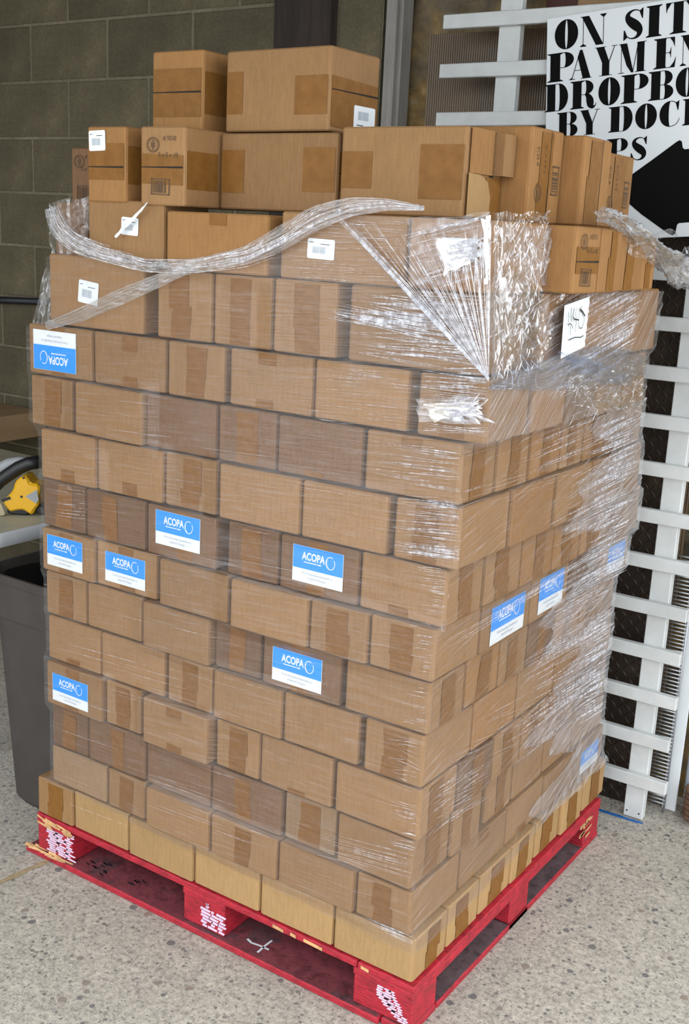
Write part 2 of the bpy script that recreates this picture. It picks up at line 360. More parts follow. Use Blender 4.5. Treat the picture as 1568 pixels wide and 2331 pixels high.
# timbers in the wall
def vpost(name, ua, ub, v, y0, y1, mat, label, z1=2.75, jag=0):
    xa, xb = onY(ua, v, y0)[0], onY(ub, v, y0)[0]
    if not jag: o = MB().box(xa, xb, y0, y1, 0, z1).build(name, mat, None, bevel=0.003)
    else:
        poly = [(xb, 0), (xb, z1)] + [(xa+random.uniform(-jag, jag), z1*(1-k/60)) for k in range(61)]
        o = MB().prism(poly, y0, y1).build(name, mat)
    return tag(o, label, kind='structure')
vpost('trim_1', 625, 752, 60, YW-0.035, YW+0.01, 'dark_timber', 'dark rough-sawn timber post set in the block wall', jag=0.004)
vpost('trim_2', 872, 896, 150, YW-0.03, YW+0.03, 'grey_timber', 'weathered grey timber jamb at the end of the block wall')
vpost('trim_3', 896, 911, 150, YW-0.01, YW+0.05, 'grey_timber', 'narrow grey-brown timber strip beside the jamb')
vpost('trim_4', 911, 918, 150, YW+0.02, YW+0.06, 'rust_timber', 'thin rust-brown wood edge beside the insulation')
ce = MB().box(-5, 1.3, -1.5, YW+0.1, 2.75, 2.85).build('ceiling', 'dark_timber'); tag(ce, 'unseen dark dock roof overhead, sized to hold back sky light', kind='structure')  # out-of-view roof, its extent set to shade the upper cartons
lw = MB().box(-3.45, -3.35, -3.2, YW, 0, 2.75).build('wall_left_unseen', 'block_grey'); tag(lw, 'unseen grey block wall added to dim the left side', kind='structure')  # out-of-view wall added so that light comes mostly from the right
# black conduit on the block wall
p0, p1 = onY(-60, 681, YW-0.02), onY(110, 687, YW-0.02)
tag(MB().tube([p0 + (p0-p1)*1, p1], 0.014, 10).build('wall_conduit', 'ink_black', smooth=True), 'black conduit pipe running along the block wall', 'pipe')

# ------------------------------------------------------------------ red pallet
ox, oy, PX, PY = 0.060*S, -0.058*S, 9.948*S, 8.927*S
pal = empty('pallet', (ox-PX/2, oy+PY/2, 0)); tag(pal, 'red painted wooden block pallet under the carton stack', 'pallet')
inv = Matrix.Translation(-Vector(pal.location))
def ppart(name, mb, mat, parent=None, bevel=0.003):
    o = mb.build(name, mat, None, bevel=bevel)
    if parent is None: o.data.transform(inv); o.parent = pal
    else: o.data.transform(inv); o.parent = parent
    return o
TB = 0.017; zt = Z[0]; X0, X1, Y0, Y1 = ox-PX, ox, oy, oy+PY
zb1 = TB; zs = zt-2*TB
nb = 7; wb = 0.118
for k in range(nb):                            # top deck boards run along x
    y = Y0 + (PY-wb)*k/(nb-1)
    ppart('deck_board', MB().box(X0, X1-0.142, y, y+wb, zt-TB, zt-0.0008), 'pallet_red')
ppart('deck_board', MB().box(X1-0.14, X1, Y0, Y1, zt-TB, zt-0.0008), 'pallet_red')
BXW, BYW = 0.128, 0.105
bx = [(X0, X0+BXW), ((X0+X1)/2-BXW/2, (X0+X1)/2+BXW/2), (X1-0.15, X1)]
by = [(Y0, Y0+BYW), ((Y0+Y1)/2-BYW/2, (Y0+Y1)/2+BYW/2), (Y1-BYW, Y1)]
for (a, b) in bx: ppart('stringer_board', MB().box(a, b, Y0, Y1, zs, zt-TB), 'pallet_red')
blocks = {}
for i, (a, b) in enumerate(bx):
    for j, (c, d) in enumerate(by):
        blocks[i, j] = ppart('block', MB().box(a+0.002, b-0.002, c+0.002, d-0.002, zb1, zs), 'pallet_red')
def edge_red(o):
    o.data.materials.append(MATS['pallet_red'])
    for p in o.data.polygons: p.material_index = 0 if p.normal.z > 0.8 else 1
for i, (c, d) in enumerate(by): edge_red(ppart('bottom_board', MB().box(X0-(0.03 if i == 0 else 0), X1-(0.075 if i == 0 else 0), c-(0.012 if i == 0 else 0.0), d, 0.0008, TB), 'pallet_board'))
for (a, b) in bx: edge_red(ppart('bottom_board', MB().box(a, b, Y0+(0.0 if b == X1 else BYW+0.004) if b != X1 else Y0+BYW+0.004, Y1-BYW-0.004, 0.0008, TB), 'pallet_dark'))
edge_red(ppart('bottom_board', MB().box(X1-0.073, X1, Y0-0.004, Y0+BYW, 0.0008, TB), 'pallet_board'))
# scuffed end grain and splinters
def wear(parent, u0, u1, v0, v1, n, seed, shape=None):
    r = random.Random(seed); polys = []
    a = onY(u0, v0, Y0); 
    for k in range(n):
        t = (k+0.5)/n
        for q in range(3):
            l0 = (r.uniform(0, 0.12), r.uniform(0.25, 0.45), r.uniform(0.6, 0.75))[q]; l1 = (r.uniform(0.25, 0.5), r.uniform(0.5, 0.75), r.uniform(0.8, 1.0))[q]
            if shape: h0, h1 = shape(t); l0, l1 = h0+(h1-h0)*l0, h0+(h1-h0)*l1
            polys.append([(l0, t-0.42/n), (l1, t-0.47/n), (l1+0.04, t+0.2/n), (l0+0.03, t+0.44/n)])
    P0, P1 = onY(u0, (v0+v1)/2, Y0), onY(u1, (v0+v1)/2, Y0)
    z0, z1 = zb1+0.006, zs+TB-0.003
    vs, fs = [], []
    for p in polys:
        n_ = len(vs); vs += [(P0[0]+(P1[0]-P0[0])*s, Y0+0.0008, z0+(z1-z0)*t) for s, t in p]; fs.append(tuple(range(n_, n_+4)))
    o = meshobj('paint_wear', vs, fs, 'pallet_white_wear'); o.data.transform(inv); o.parent = parent
wear(blocks[0, 0], 104, 171, 1880, 1960, 12, 1)
wear(blocks[1, 0], 446, 515, 2060, 2130, 9, 2, lambda t: (0.1, 1.0) if t < 0.7 else (0.3, 0.4))
wear(blocks[2, 0], 840, 935, 2230, 2310, 14, 3, lambda t: (0.25-0.25*math.sin(math.pi*(1-t))+0.5*(1-t)**1.5, 0.55+0.45*(1-t)))
sp = MB()
rr = random.Random(5)
for k in range(16):
    x = X0-0.035+rr.uniform(0, 0.13); y = Y0-0.014+rr.uniform(-0.004, 0.012); l = rr.uniform(0.02, 0.05)
    sp.add([(x, y, TB+0.0005), (x+l, y+0.004, TB+0.0006), (x+l, y+0.009, TB+0.001), (x, y+0.006, TB+rr.uniform(0.002, 0.006))], [(0, 1, 2, 3)])
for k in range(14):
    x = X0+rr.uniform(0, 0.10); z = zs+rr.uniform(0.002, 0.025); l = rr.uniform(0.02, 0.06)
    sp.add([(x, Y0-0.001, z), (x+l, Y0-0.002, z-0.004), (x+l, Y0-0.003, z+0.003), (x, Y0-0.001, z+0.006)], [(0, 1, 2, 3)])
for (u, l) in ((620, 0.03), (660, 0.015), (690, 0.05), (820, 0.02)):
    p = onY(u, 2130+(u-620)*0.48, Y0); sp.add([(p[0], Y0-0.001, zt-0.012), (p[0]+l, Y0-0.001, zt-0.014), (p[0]+l, Y0-0.001, zt-0.006), (p[0], Y0-0.001, zt-0.004)], [(0, 1, 2, 3)])
for k in range(12):
    y = Y1-0.12+rr.uniform(-0.03, 0.03); z = rr.uniform(0.03, 0.09); sp.add([(X1+0.001, y, z), (X1+0.001, y+0.03, z+0.004), (X1+0.001, y+0.03, z+0.01), (X1+0.001, y, z+0.008)], [(0, 1, 2, 3)])
o = sp.build('splinters', 'pallet_raw_wood'); o.data.transform(inv); o.parent = pal; o['kind'] = 'stuff'
# chalk tick on the bottom board
pts = [onZ(u, v, TB+0.0012) for u, v in ((563, 2137), (572, 2146), (590, 2152), (612, 2162))]
pts2 = [onZ(u, v, TB+0.0012) for u, v in ((619, 2141), (604, 2152), (586, 2168))]
ck = MB()
for P in (pts, pts2):
    for a, b in zip(P[:-1], P[1:]):
        d = (b-a); n = np.array([-d[1], d[0], 0]); n = n/np.linalg.norm(n)*0.0028; ck.add([a-n, b-n, b+n, a+n], [(0, 1, 2, 3)])
o = ck.build('chalk_mark', 'label_white'); o.data.transform(inv); o.parent = pal
pm = [onZ(u, v, TB+0.0011) for u, v in ((205,1965),(222,1972),(240,1968),(232,1985),(300,2008),(318,2005))]
ck = MB()
for p in pm:
    for k in range(3):
        dx, dy = random.uniform(-.01,.01), random.uniform(-.01,.01); ck.add([(p[0]+dx-.008, p[1]+dy, p[2]), (p[0]+dx+.008, p[1]+dy-.004, p[2]), (p[0]+dx+.008, p[1]+dy, p[2]), (p[0]+dx-.008, p[1]+dy+.003, p[2])], [(0,1,2,3)])
o = ck.build('stencil_mark', 'ink_black'); o.data.transform(inv); o.parent = pal; o['kind'] = 'stuff'

# ------------------------------------------------------------------ cartons
ORD = ['zeroth','bottom','second','third','fourth','fifth','sixth','seventh','eighth','ninth','tenth','eleventh','twelfth','thirteenth']
NTH = ['corner','second','third','fourth','fifth','sixth','seventh','eighth','ninth']
DEPTH_L, DEPTH_R = [], []                      # (x0,x1,z0,z1,yfront) / (y0,y1,z0,z1,xright) for the film
def carton(label, x0, x1, y0, y1, z0, z1, tone='kraft_mid', yaw=0.0, pitch=0.0, group='cartons on the pallet', jig=0.0005, pivot=None, film=True):
    cx, cy = (x0+x1)/2, (y0+y1)/2; hx, hy, h = (x1-x0)/2, (y1-y0)/2, z1-z0
    mb = MB().box(-hx+0.0012, hx-0.0012, -hy, hy, 0, h)
    mb.v = [tuple(c+random.uniform(-jig, jig)*0.7 for c in v) for v in mb.v]
    o = mb.build('carton', tone, None)
    bm = bmesh.new(); bm.from_mesh(o.data)
    bmesh.ops.bevel(bm, geom=[e for e in bm.edges if abs(e.verts[0].co.z-e.verts[1].co.z) > h*0.5], offset=0.0065, segments=2, affect='EDGES', profile=0.5)
    bmesh.ops.bevel(bm, geom=[e for e in bm.edges if abs(e.verts[0].co.z-e.verts[1].co.z) < h*0.3 and len(e.link_faces) == 2 and e.calc_face_angle(0) > 1.2], offset=0.003, segments=1, affect='EDGES', profile=0.5)
    bm.to_mesh(o.data); bm.free()
    o.location = (cx, cy, z0); o.rotation_euler = (pitch, 0, yaw)
    tag(o, label, 'carton', group)
    o['hx'] = hx
    del o['hx']
    if film and abs(yaw) < 0.1:
        DEPTH_L.append((x0, x1, z0, z1, y0)); DEPTH_R.append((y0, y1, z0, z1, x1))
    return o, hx, hy, h
class Face:                                    # front (-y) or right (+x) face of a carton
    def __init__(s, c, side):
        o, hx, hy, h = c; s.o = o; s.h = h; s.side = side
        if side == 'F': s.w = 2*hx; s.org = (-hx, -hy-0.0007, 0); s.rt = (1, 0, 0)
        else: s.w = 2*hy; s.org = (hx-0.0005, -hy, 0); s.rt = (0, 1, 0)
        s.up = (0, 0, 1)
    def at(s, a, b): return tuple(s.org[i] + s.rt[i]*a*s.w + s.up[i]*b*s.h for i in range(3))
    def put(s, name, me, a, b, rot=0.0, off=0.0004, parent=None): return put(name, me, s.o if parent is None else parent, s.at(a, b), s.rt, s.up, rot, off)
    def poly(s, name, polys, mat, a=0.5, b=0.5, rot=0.0, off=0.0004, parent=None):
        v, f = flat(polys); me = bpy.data.meshes.new(name); me.from_pydata(v, [], f); me.materials.append(MATS[mat]); return s.put(name, me, a, b, rot, off, parent)
    def tape_v(s, wf=0.36, a=None, full=True, mat='packing_tape'):
        a = 0.5+random.uniform(-0.06, 0.06) if a is None else a
        w = s.w*wf*random.uniform(0.9, 1.1); hh = s.h-0.006; j = lambda: random.uniform(-0.003, 0.003)
        sp = hh*random.uniform(0.35, 0.6)
        # two strips that overlap half-way, as on the photographed ends
        s.poly('tape', [[(-w/2+j(), 0.003), (w/2+j(), 0.003), (w/2+j(), sp), (-w/2+j(), sp)]], mat, a, 0, 0, 0.0004)
        d = random.uniform(-0.007, 0.007)
        s.poly('tape', [[(-w/2+d+j(), sp-0.008), (w/2+d+j(), sp-0.008), (w/2+d+j(), hh), (-w/2+d+j(), hh)]], mat, a, 0, 0, 0.0008)
    def tabs(s, top=True, bot=True):
        w = 0.045
        a = 0.5+random.uniform(-0.05, 0.05)
        if top: l = random.uniform(0.018, 0.04); s.poly('tape', [[(-w/2, -l), (w/2, -l+random.uniform(-.002,.002)), (w/2, -0.002), (-w/2, -0.002)]], 'packing_tape', a, 1)
        a += random.uniform(-0.03, 0.03)
        if bot: l = random.uniform(0.012, 0.032); s.poly('tape', [[(-w/2, 0.002), (w/2, 0.002), (w/2, l), (-w/2, l+random.uniform(-.002,.002))]], 'packing_tape', a, 0)
    def blue_label(s, a0, a1, b0, b1, flip=False):
        a, b = (a0+a1)/2, (b0+b1)/2; w, h = (a1-a0)*s.w, (b1-b0)*s.h; rot = math.pi if flip else 0.0
        lab = s.put('label', flatmesh('label_%d_%d' % (w*1e4, h*1e4), [rrect(w, h)], 'label_white'), a, b, rot, 0.0010)
        def lp(name, me, x, y, off=0.0003):
            o = bpy.data.objects.new(name, me); link(o, lab); o.location = (x, y, off); return o
        lp('blue_panel', flatmesh('panel_%d_%d' % (w*1e4, h*1e4), [rrect(w*0.985, h*0.62)], 'label_blue'), 0, h*0.185)
        k = w/0.115
        o = lp('brand_lettering', textmesh('ACOPA', 0.0205, 'label_white', 0.74, 0.0006), -0.010*k, h*0.225, 0.0006); o.scale = (k, k, 1)
        o = lp('ring_emblem', flatmesh('ring_emblem', [p for i, p in enumerate(ring(0.0105, 0.0125, 0.0014, 32, 0, 0, 60, 395))] + ring(0.0100, 0.0120, 0.0022, 16, 0, 0, 150, 250), 'label_white'), 0.0285*k, h*0.185, 0.0006); o.scale = (k, k, 1)
        o = lp('web_lettering', flatmesh('web_line', [rrect(0.030, 0.0017, 0, 4, -0.004, 0), rrect(0.0085, 0.0022, 0, 4, 0.0165, 0)], 'label_white'), -0.0125*k, h*0.065, 0.0006); o.scale = (k, k, 1)
        o = lp('slogan_lettering', textmesh('From Everyday Essentials to', 0.0072, 'print_grey', 0.86), 0, -h*0.24, 0.0004); o.scale = (k, k, 1)
        o = lp('slogan_lettering', textmesh('Inspired Designs', 0.0072, 'print_grey', 0.86), 0, -h*0.36, 0.0004); o.scale = (k, k, 1)
    def sticker(s, a0, a1, b0, b1, rot=0.0, kind=0):
        a, b = (a0+a1)/2, (b0+b1)/2; w, h = (a1-a0)*s.w, (b1-b0)*s.h
        st = s.put('barcode_sticker', flatmesh('sticker_%d_%d' % (w*1e4, h*1e4), [rrect(w, h, 0.004)], 'label_white'), a, b, rot, 0.0010)
        r = random.Random(3); bars = []; x = -w*0.30
        while x < w*0.18:
            bw = r.choice((0.0006, 0.0010, 0.0016)); bars.append(rrect(bw, h*0.34, 0, 4, x, -h*0.06 if kind == 0 else h*0.12)); x += bw + r.choice((0.0007, 0.0012))
        o = bpy.data.objects.new('barcode', flatmesh('bars_%d_%d_%d' % (w*1e4, h*1e4, kind), bars, 'print_grey')); link(o, st); o.location = (0, 0, 0.0003)
        ln = [rrect(w*0.35, 0.0012, 0, 4, w*0.15, h*0.24), rrect(w*0.15, 0.0012, 0, 4, -w*0.36, h*0.32)] if kind == 0 else [rrect(w*0.30, 0.0016, 0, 4, -w*0.2, -h*0.26), rrect(w*0.14, 0.0012, 0, 4, w*0.36, -h*0.38)]
        o = bpy.data.objects.new('small_print', flatmesh('lines_%d_%d_%d' % (w*1e4, h*1e4, kind), ln, 'print_dark')); link(o, st); o.location = (0, 0, 0.0003)
    def seam(s, b=0.5, vertical=False):
        if not vertical: s.poly('flap_gap', [[(0.006, -0.0012), (s.w-0.006, -0.0022), (s.w-0.006, 0.0016), (0.006, 0.0006)]], 'print_dark', 0, b, 0, 0.0011)
        else: s.poly('flap_gap', [[(-0.001, 0.003), (0.0015, 0.003), (0.0012, s.h-0.003), (-0.0012, s.h-0.003)]], 'print_dark', b, 0, 0, 0.0011)
    def tape_h(s, b0, b1, a0=0.0, a1=1.0, tilt=0.0):
        a0, a1 = max(a0, 0.006/s.w), min(a1, 1-0.006/s.w)
        s.poly('tape', [[(a0*s.w, b0*s.h), (a1*s.w, (b0+tilt)*s.h), (a1*s.w, (b1+tilt)*s.h), (a0*s.w, b1*s.h)]], 'packing_tape', 0, 0, 0, 0.0005)
    def prints(s, vertical=False):
        # ring stamp, number and size; framed barcode on the other flap
        rg = ring(0.5, 0.5, 0.045, 28) + ring(0.40, 0.40, 0.03, 24) + [rrect(0.34, 0.05, 0, 4, 0, 0.14-k*0.09) for k in range(4)] + [rrect(0.05, 0.18, 0, 4, 0, -0.25), rrect(0.16, 0.06, 0, 4, 0, 0.26)]
        fr = [rrect(1, 0.06, 0, 4, 0, 0.47), rrect(1, 0.06, 0, 4, 0, -0.47), rrect(0.05, 1, 0, 4, 0.475, 0), rrect(0.05, 1, 0, 4, -0.475, 0)]
        r = random.Random(9); x = -0.36
        while x < 0.36:
            bw = r.choice((0.02, 0.035, 0.06)); fr.append(rrect(bw, 0.74, 0, 4, x, 0)); x += bw+r.choice((0.03, 0.05))
        e = s.w if not vertical else s.h
        if not vertical:
            o = s.put('stamp_print', flatmesh('stamp', rg, 'print_brown'), 0.30, 0.77, 0, 0.0012); o.scale = (0.034, 0.030, 1)
            s.put('number_print', textmesh('# 5510', 0.013, 'print_brown', 0.95), 0.66, 0.85, -0.02, 0.0012)
            s.put('size_print', textmesh('5 x 5 x 10', 0.0135, 'print_brown', 0.95), 0.63, 0.64, -0.03, 0.0012)
            o = s.put('barcode_print', flatmesh('frame_code', fr, 'print_brown'), 0.47, 0.24, -0.03, 0.0012); o.scale = (0.050, 0.032, 1)
        else:                                  # the carton stands on its side: print runs upwards
            o = s.put('stamp_print', flatmesh('stamp', rg, 'print_brown'), 0.26, 0.32, 0, 0.0012); o.scale = (0.030, 0.034, 1)
            s.put('number_print', textmesh('# 5510', 0.013, 'print_brown', 0.95), 0.20, 0.70, math.pi/2, 0.0012)
            s.put('size_print', textmesh('5 x 5 x 10', 0.0135, 'print_brown', 0.95), 0.42, 0.68, math.pi/2, 0.0012)
            o = s.put('barcode_print', flatmesh('frame_code', fr, 'print_brown'), 0.78, 0.47, math.pi/2, 0.0012); o.scale = (0.055, 0.030, 1)

# rows of the stack, left face: (u0, u1, kind, options)   kind S = long side, E = taped end
LROW = {
 1: [(85,165,'E',{'d':.004}),(165,292,'S',{}),(292,438,'S',{'d':.004}),(438,590,'S',{}),(592,757,'S',{}),(759,941,'S',{})],
 2: [(118,243,'S',{}),(245,330,'E',{}),(330,475,'S',{'d':.014}),(475,630,'S',{'d':.010,'t':1}),(631,804,'S',{'d':.008}),(806,935,'E',{})],
 3: [(118,200,'E',{}),(200,331,'S',{'t':1}),(333,480,'S',{}),(480,641,'S',{'t':1}),(643,765,'E',{'d':-.008}),(766,937,'S',{})],
 4: [(105,231,'S',{'lab':(.13,.77,.14,.78),'d':.012}),(233,321,'E',{}),(323,471,'S',{'d':.020}),(491,591,'E',{}),(592,757,'S',{}),(762,955,'S',{})],
 5: [(109,229,'S',{}),(229,375,'S',{}),(381,484,'E',{}),(484,640,'S',{'d':.006}),(641,817,'S',{}),(828,964,'E',{})],
 6: [(104,196,'E',{}),(198,323,'S',{}),(323,475,'S',{'d':.012}),(476,594,'E',{'d':-.006}),(597,776,'S',{'lab':(.14,.77,.14,.83)}),(785,978,'S',{})],
 7: [(95,213,'S',{'lab':(.12,.80,.16,.88),'d':.008}),(216,357,'S',{'lab':(.16,.82,.14,.82)}),(361,519,'S',{'d':.012}),(522,699,'S',{'d':.018}),(704,836,'E',{'d':.012}),(840,988,'E',{'d':.006})],
 8: [(97,194,'E',{}),(195,331,'S',{'t':1}),(334,493,'S',{'lab':(.14,.78,.24,.93),'d':.004}),(517,634,'E',{}),(636,815,'S',{'lab':(.18,.82,.20,.88)}),(819,1015,'S',{'d':-.004})],
 9: [(92,216,'S',{'d':.010}),(218,370,'S',{'d':.004}),(375,493,'E',{}),(497,682,'S',{'d':.006}),(686,882,'S',{'d':.004}),(896,1044,'E',{})],
 10:[(70,165,'E',{}),(168,322,'S',{'d':.012,'r':.014}),(325,493,'S',{}),(496,629,'E',{}),(631,825,'S',{}),(830,1048,'S',{})],
 11:[(65,210,'S',{'lab':(.09,.76,.10,.90),'flip':1}),(213,377,'S',{'t':2}),(381,511,'E',{}),(522,712,'S',{'t':2}),(715,930,'S',{}),(950,1111,'E',{})],
}
RROW = {
 1: [(940,1018,'E'),(1020,1090,'E'),(1092,1162,'E'),(1164,1217,'E'),(1219,1273,'E'),(1275,1326,'E'),(1328,1377,'E')],
 2: [(936,1045,'S'),(1048,1152,'S'),(1153,1235,'S'),(1237,1307,'S'),(1309,1372,'S')],
 3: [(938,1023,'E'),(1026,1096,'E'),(1106,1166,'E'),(1169,1237,'S'),(1239,1303,'S'),(1305,1374,'S')],
 4: [(955,1040,'E'),(1043,1121,'E'),(1124,1186,'E'),(1188,1250,'E'),(1252,1308,'E'),(1310,1346,'E'),(1348,1380,'E')],
 5: [(963,1075,'S'),(1078,1176,'S'),(1178,1262,'S'),(1264,1334,'S'),(1336,1391,'S')],
 6: [(978,1058,'E'),(1062,1136,'E'),(1138,1200,'E'),(1202,1262,'E'),(1264,1318,'E'),(1320,1360,'E'),(1362,1397,'E')],
 7: [(988,1093,'S'),(1096,1208,'S'),(1210,1294,'S'),(1296,1364,'S'),(1366,1430,'S')],
 8: [(1015,1100,'E'),(1106,1187,'E'),(1189,1260,'E'),(1261,1322,'E'),(1325,1375,'E'),(1377,1417,'E'),(1419,1455,'E')],
 9: [(1044,1159,'S'),(1166,1261,'S'),(1266,1346,'S'),(1348,1409,'S'),(1411,1458,'S')],
 10:[(1048,1130,'E'),(1135,1205,'E'),(1210,1277,'E'),(1280,1329,'E'),(1332,1379,'E'),(1381,1424,'E'),(1426,1461,'E')],
 11:[(1111,1205,'S'),(1215,1290,'S'),(1292,1358,'S'),(1360,1418,'S'),(1420,1468,'S')],
}
RLAB = {(7,1):(.17,.86,.06,.86), (7,2):(.18,.84,.12,.93), (7,4):(.25,.86,.10,.78), (2,4):(.18,.82,.06,.72)}
TONEL = {1:['kraft_mid']+['kraft_light']*5, 2:['kraft_grey','kraft_mid','kraft_mid','kraft_mid','kraft_mid','kraft_mid'], 3:['kraft_dark','kraft_dark','kraft_dark','kraft_dark','kraft_grey','kraft_mid'],
 4:['kraft_mid','kraft_mid','kraft_mid','kraft_mid','kraft_mid','kraft_mid'], 6:['kraft_mid','kraft_mid','kraft_mid','kraft_dark','kraft_dark','kraft_mid'],
 8:['kraft_dark','kraft_dark','kraft_dark','kraft_dark','kraft_dark','kraft_mid'], 10:['kraft_mid','kraft_mid','kraft_dark','kraft_dark','kraft_dark','kraft_mid'], 7:['kraft_mid','kraft_mid','kraft_mid','kraft_mid','kraft_mid','kraft_mid']}
CORNER_X, CORNER_Y = {}, {}
pxb = 0
GAPZ = 0.0035
def wd(i, s): return '%s layer up' % ORD[i] if i > 1 else 'bottom layer'
for L in range(1, 12):
    z0, z1 = Z[L-1]+GAPZ*0.3, Z[L]-GAPZ; zm = (z0+z1)/2
    row = LROW[L]; n = len(row)
    yc = -row[-1][3].get('d', 0.0); xc = colX(row[-1][1], zm, yc); CORNER_X[L] = xc; CORNER_Y[L] = yc
    tones = TONEL.get(L, ['kraft_mid']*6)
    for i, (u0, u1, kind, op) in enumerate(row):
        yf = -op.get('d', 0.0)
        xa, xb = colX(u0, zm, yf), colX(u1, zm, yf)
        if i: xa = max(xa, pxb+0.001)
        pxb = xb
        if i == n-1:
            y1 = colY(RROW[L][0][1], zm, xc)
            xb = xc
        else: y1 = yf + (0.142 if kind == 'S' else 0.205)
        top = z1-random.uniform(0, 0.002)
        what = 'blue-white labelled carton' if 'lab' in op else ('taped carton end' if kind == 'E' else 'plain carton side')
        if i == n-1: lab = 'corner carton of the %s, nearest the camera' % wd(L, 0)
        else: lab = '%s, %s from front corner, %s, broad left face' % (what, NTH[n-1-i], wd(L, 0))
        c = carton(lab, xa, xb, yf, y1, z0, top, tones[i], yaw=op.get('y', 0.0)+(random.uniform(-.004, .004)), pitch=0)
        if 'r' in op: c[0].rotation_euler.y = op['r']
        f = Face(c, 'F')
        if kind == 'E': f.tape_v(a=0.5)
        elif 'lab' in op: 
            f.tabs(True, True); f.blue_label(*op['lab'], flip=bool(op.get('flip')))
        elif op.get('t') == 1: f.tape_v(0.22)
        elif op.get('t') == 2: f.tabs(True, True)
        elif L > 1 and random.random() < 0.45: f.tabs(random.random() < 0.5, random.random() < 0.7)
        if i == n-1:
            g_ = Face(c, 'R')
            if RROW[L][0][2] == 'E': g_.tape_v()
    prev = None
    for i, (u0, u1, kind) in enumerate(RROW[L]):
        if i == 0: continue
        d = random.uniform(-0.004, 0.005)
        if (L, i) in ((3, 1),): d = 0.008
        x1 = xc + d
        ya, yb = colY(u0, zm, x1), colY(u1, zm, x1)
        if prev is not None: ya = max(ya, prev+0.001)
        else: ya = max(ya, colY(RROW[L][0][1], zm, xc)+0.0015)
        prev = yb
        what = 'blue-white labelled carton' if (L, i) in RLAB else ('taped carton end' if kind == 'E' else 'plain carton side')
        lab = '%s, %s from front corner, %s, receding right face' % (what, NTH[i], wd(L, 0))
        dep = 0.205 if kind == 'E' else 0.142
        if i == 1 and False: dep = dep
        tone = 'kraft_light' if L == 1 else random.choice(['kraft_mid', 'kraft_mid', 'kraft_warm', 'kraft_warm', 'kraft_dark'] if L > 3 else ['kraft_mid', 'kraft_mid', 'kraft_mid'])
        c = carton(lab, x1-dep, x1, ya, yb, z0, z1-random.uniform(0, 0.002), tone, yaw=random.uniform(-.004, .004))
        f = Face(c, 'R')
        if (L, i) in RLAB: f.tabs(True, True); f.blue_label(*RLAB[L, i])
        elif kind == 'E': f.tape_v(0.40 if L == 1 else 0.34)
        elif random.random() < 0.3: f.tabs(random.random() < 0.5, random.random() < 0.6)

# upper cartons (larger ones and loose ones), placed from what they rest on
ZB12 = Z[11]
def tall(label, u0, u1, vt, y0, depth, zb, tone='kraft_mid', h=None, yaw=0.0, um=None, group='cartons on the pallet', film=True):
    um = (u0+u1)/2 if um is None else um
    zt_ = zb+h if h else onY(um, vt, y0)[2]
    zm = (zb+zt_)/2
    return carton(label, colX(u0, zm, y0), colX(u1, zm, y0), y0, y0+depth, zb, zt_, tone, yaw=yaw, group=group, film=film)
def xr(c): return c[0].location.x + c[1]
def yf_(c): return c[0].location.y - c[2]
L12T = onY(950, 658, 0.0)[2]
H12 = L12T-ZB12
c = tall('carton with white barcode sticker at left end, twelfth layer up', 111, 328, 0, 0.0, 0.142, ZB12+0.001, 'kraft_mid', h=H12+0.012)
Face(c, 'F').sticker(.33, .54, .34, .66, -0.10)
for k, (a, b, t) in enumerate(((357, 482, 'first'), (486, 619, 'middle'), (622, 767, 'last'))):
    c = tall('%s of three taped carton ends in a row, twelfth layer up' % t, a, b, 0, (0.0, 0.002, -0.004)[k], 0.205, ZB12+0.001, 'kraft_mid', h=H12-0.002)
    Face(c, 'F').tape_v(0.36)
c12 = tall('long corner carton of the twelfth layer under crinkled film', 793, 1104, 0, 0.0, 0.16, ZB12+0.001, 'kraft_mid', h=H12-0.002)
x12 = xr(c12)
y = yf_(c12)+2*c12[2]+0.002
zm12 = ZB12+H12/2
for k, (ua, ub) in enumerate(((1234, 1330), (1332, 1420), (1422, 1496))):
    ya = max(y, colY(ua, zm12, x12+0.012)); yb = colY(ub, zm12, x12+0.012)
    c = carton('%s carton behind streaked film, twelfth layer up, right face' % ('first', 'second', 'far end')[k], x12-0.15, x12+0.012, ya, yb, ZB12+0.001, L12T-0.002, 'kraft_warm'); y = yb+0.002
# thirteenth layer
ZB13 = L12T
T13 = onY(490, 481, 0.0)[2]; H13 = T13-ZB13
c = tall('hazy carton at the far left of the thirteenth layer', 124, 196, 0, 0.05, 0.205, ZB13+0.012, 'kraft_dark', h=H13-0.005)
c = tall('carton with sticker under a white film strip, thirteenth layer', 199, 374, 0, 0.006, 0.142, ZB13+0.0125, 'kraft_mid', h=H13+0.002)
Face(c, 'F').sticker(.46, .68, .42, .72, -0.05)
c = tall('plain long carton above the film rope, thirteenth layer', 377, 610, 0, -0.004, 0.142, ZB13+0.001, 'kraft_warm', h=H13-0.004); Face(c, 'F').tabs(True, False)
c = tall('carton with large white barcode sticker, thirteenth layer', 637, 925, 0, 0.0, 0.142, ZB13+0.001, 'kraft_mid', h=H13+0.004)
Face(c, 'F').sticker(.235, .455, .32, .62, -0.03)
c13 = tall('corner carton of the thirteenth layer inside the crumpled film', 928, 1121, 0, 0.0, 0.22, ZB13+0.001, 'kraft_warm', h=H13+0.003)
Face(c13, 'F').sticker(.40, .80, .42, .74, 0.0)
x13 = xr(c13); zm13 = ZB13+H13/2
ye = yf_(c13)+2*c13[2]+0.004
xe = colX(1309, zm13, ye)
ye2 = colY(1365, zm13, xe)
ce_ = carton('stamped carton end standing out beside the crumpled film', xe-0.24, xe, ye, max(ye2, ye+0.10), ZB13+0.001, ZB13+H13+0.004, 'kraft_warm', film=False)
f = Face(ce_, 'R'); f.seam(0.48); f.prints(); f.tape_h(.30, .70)
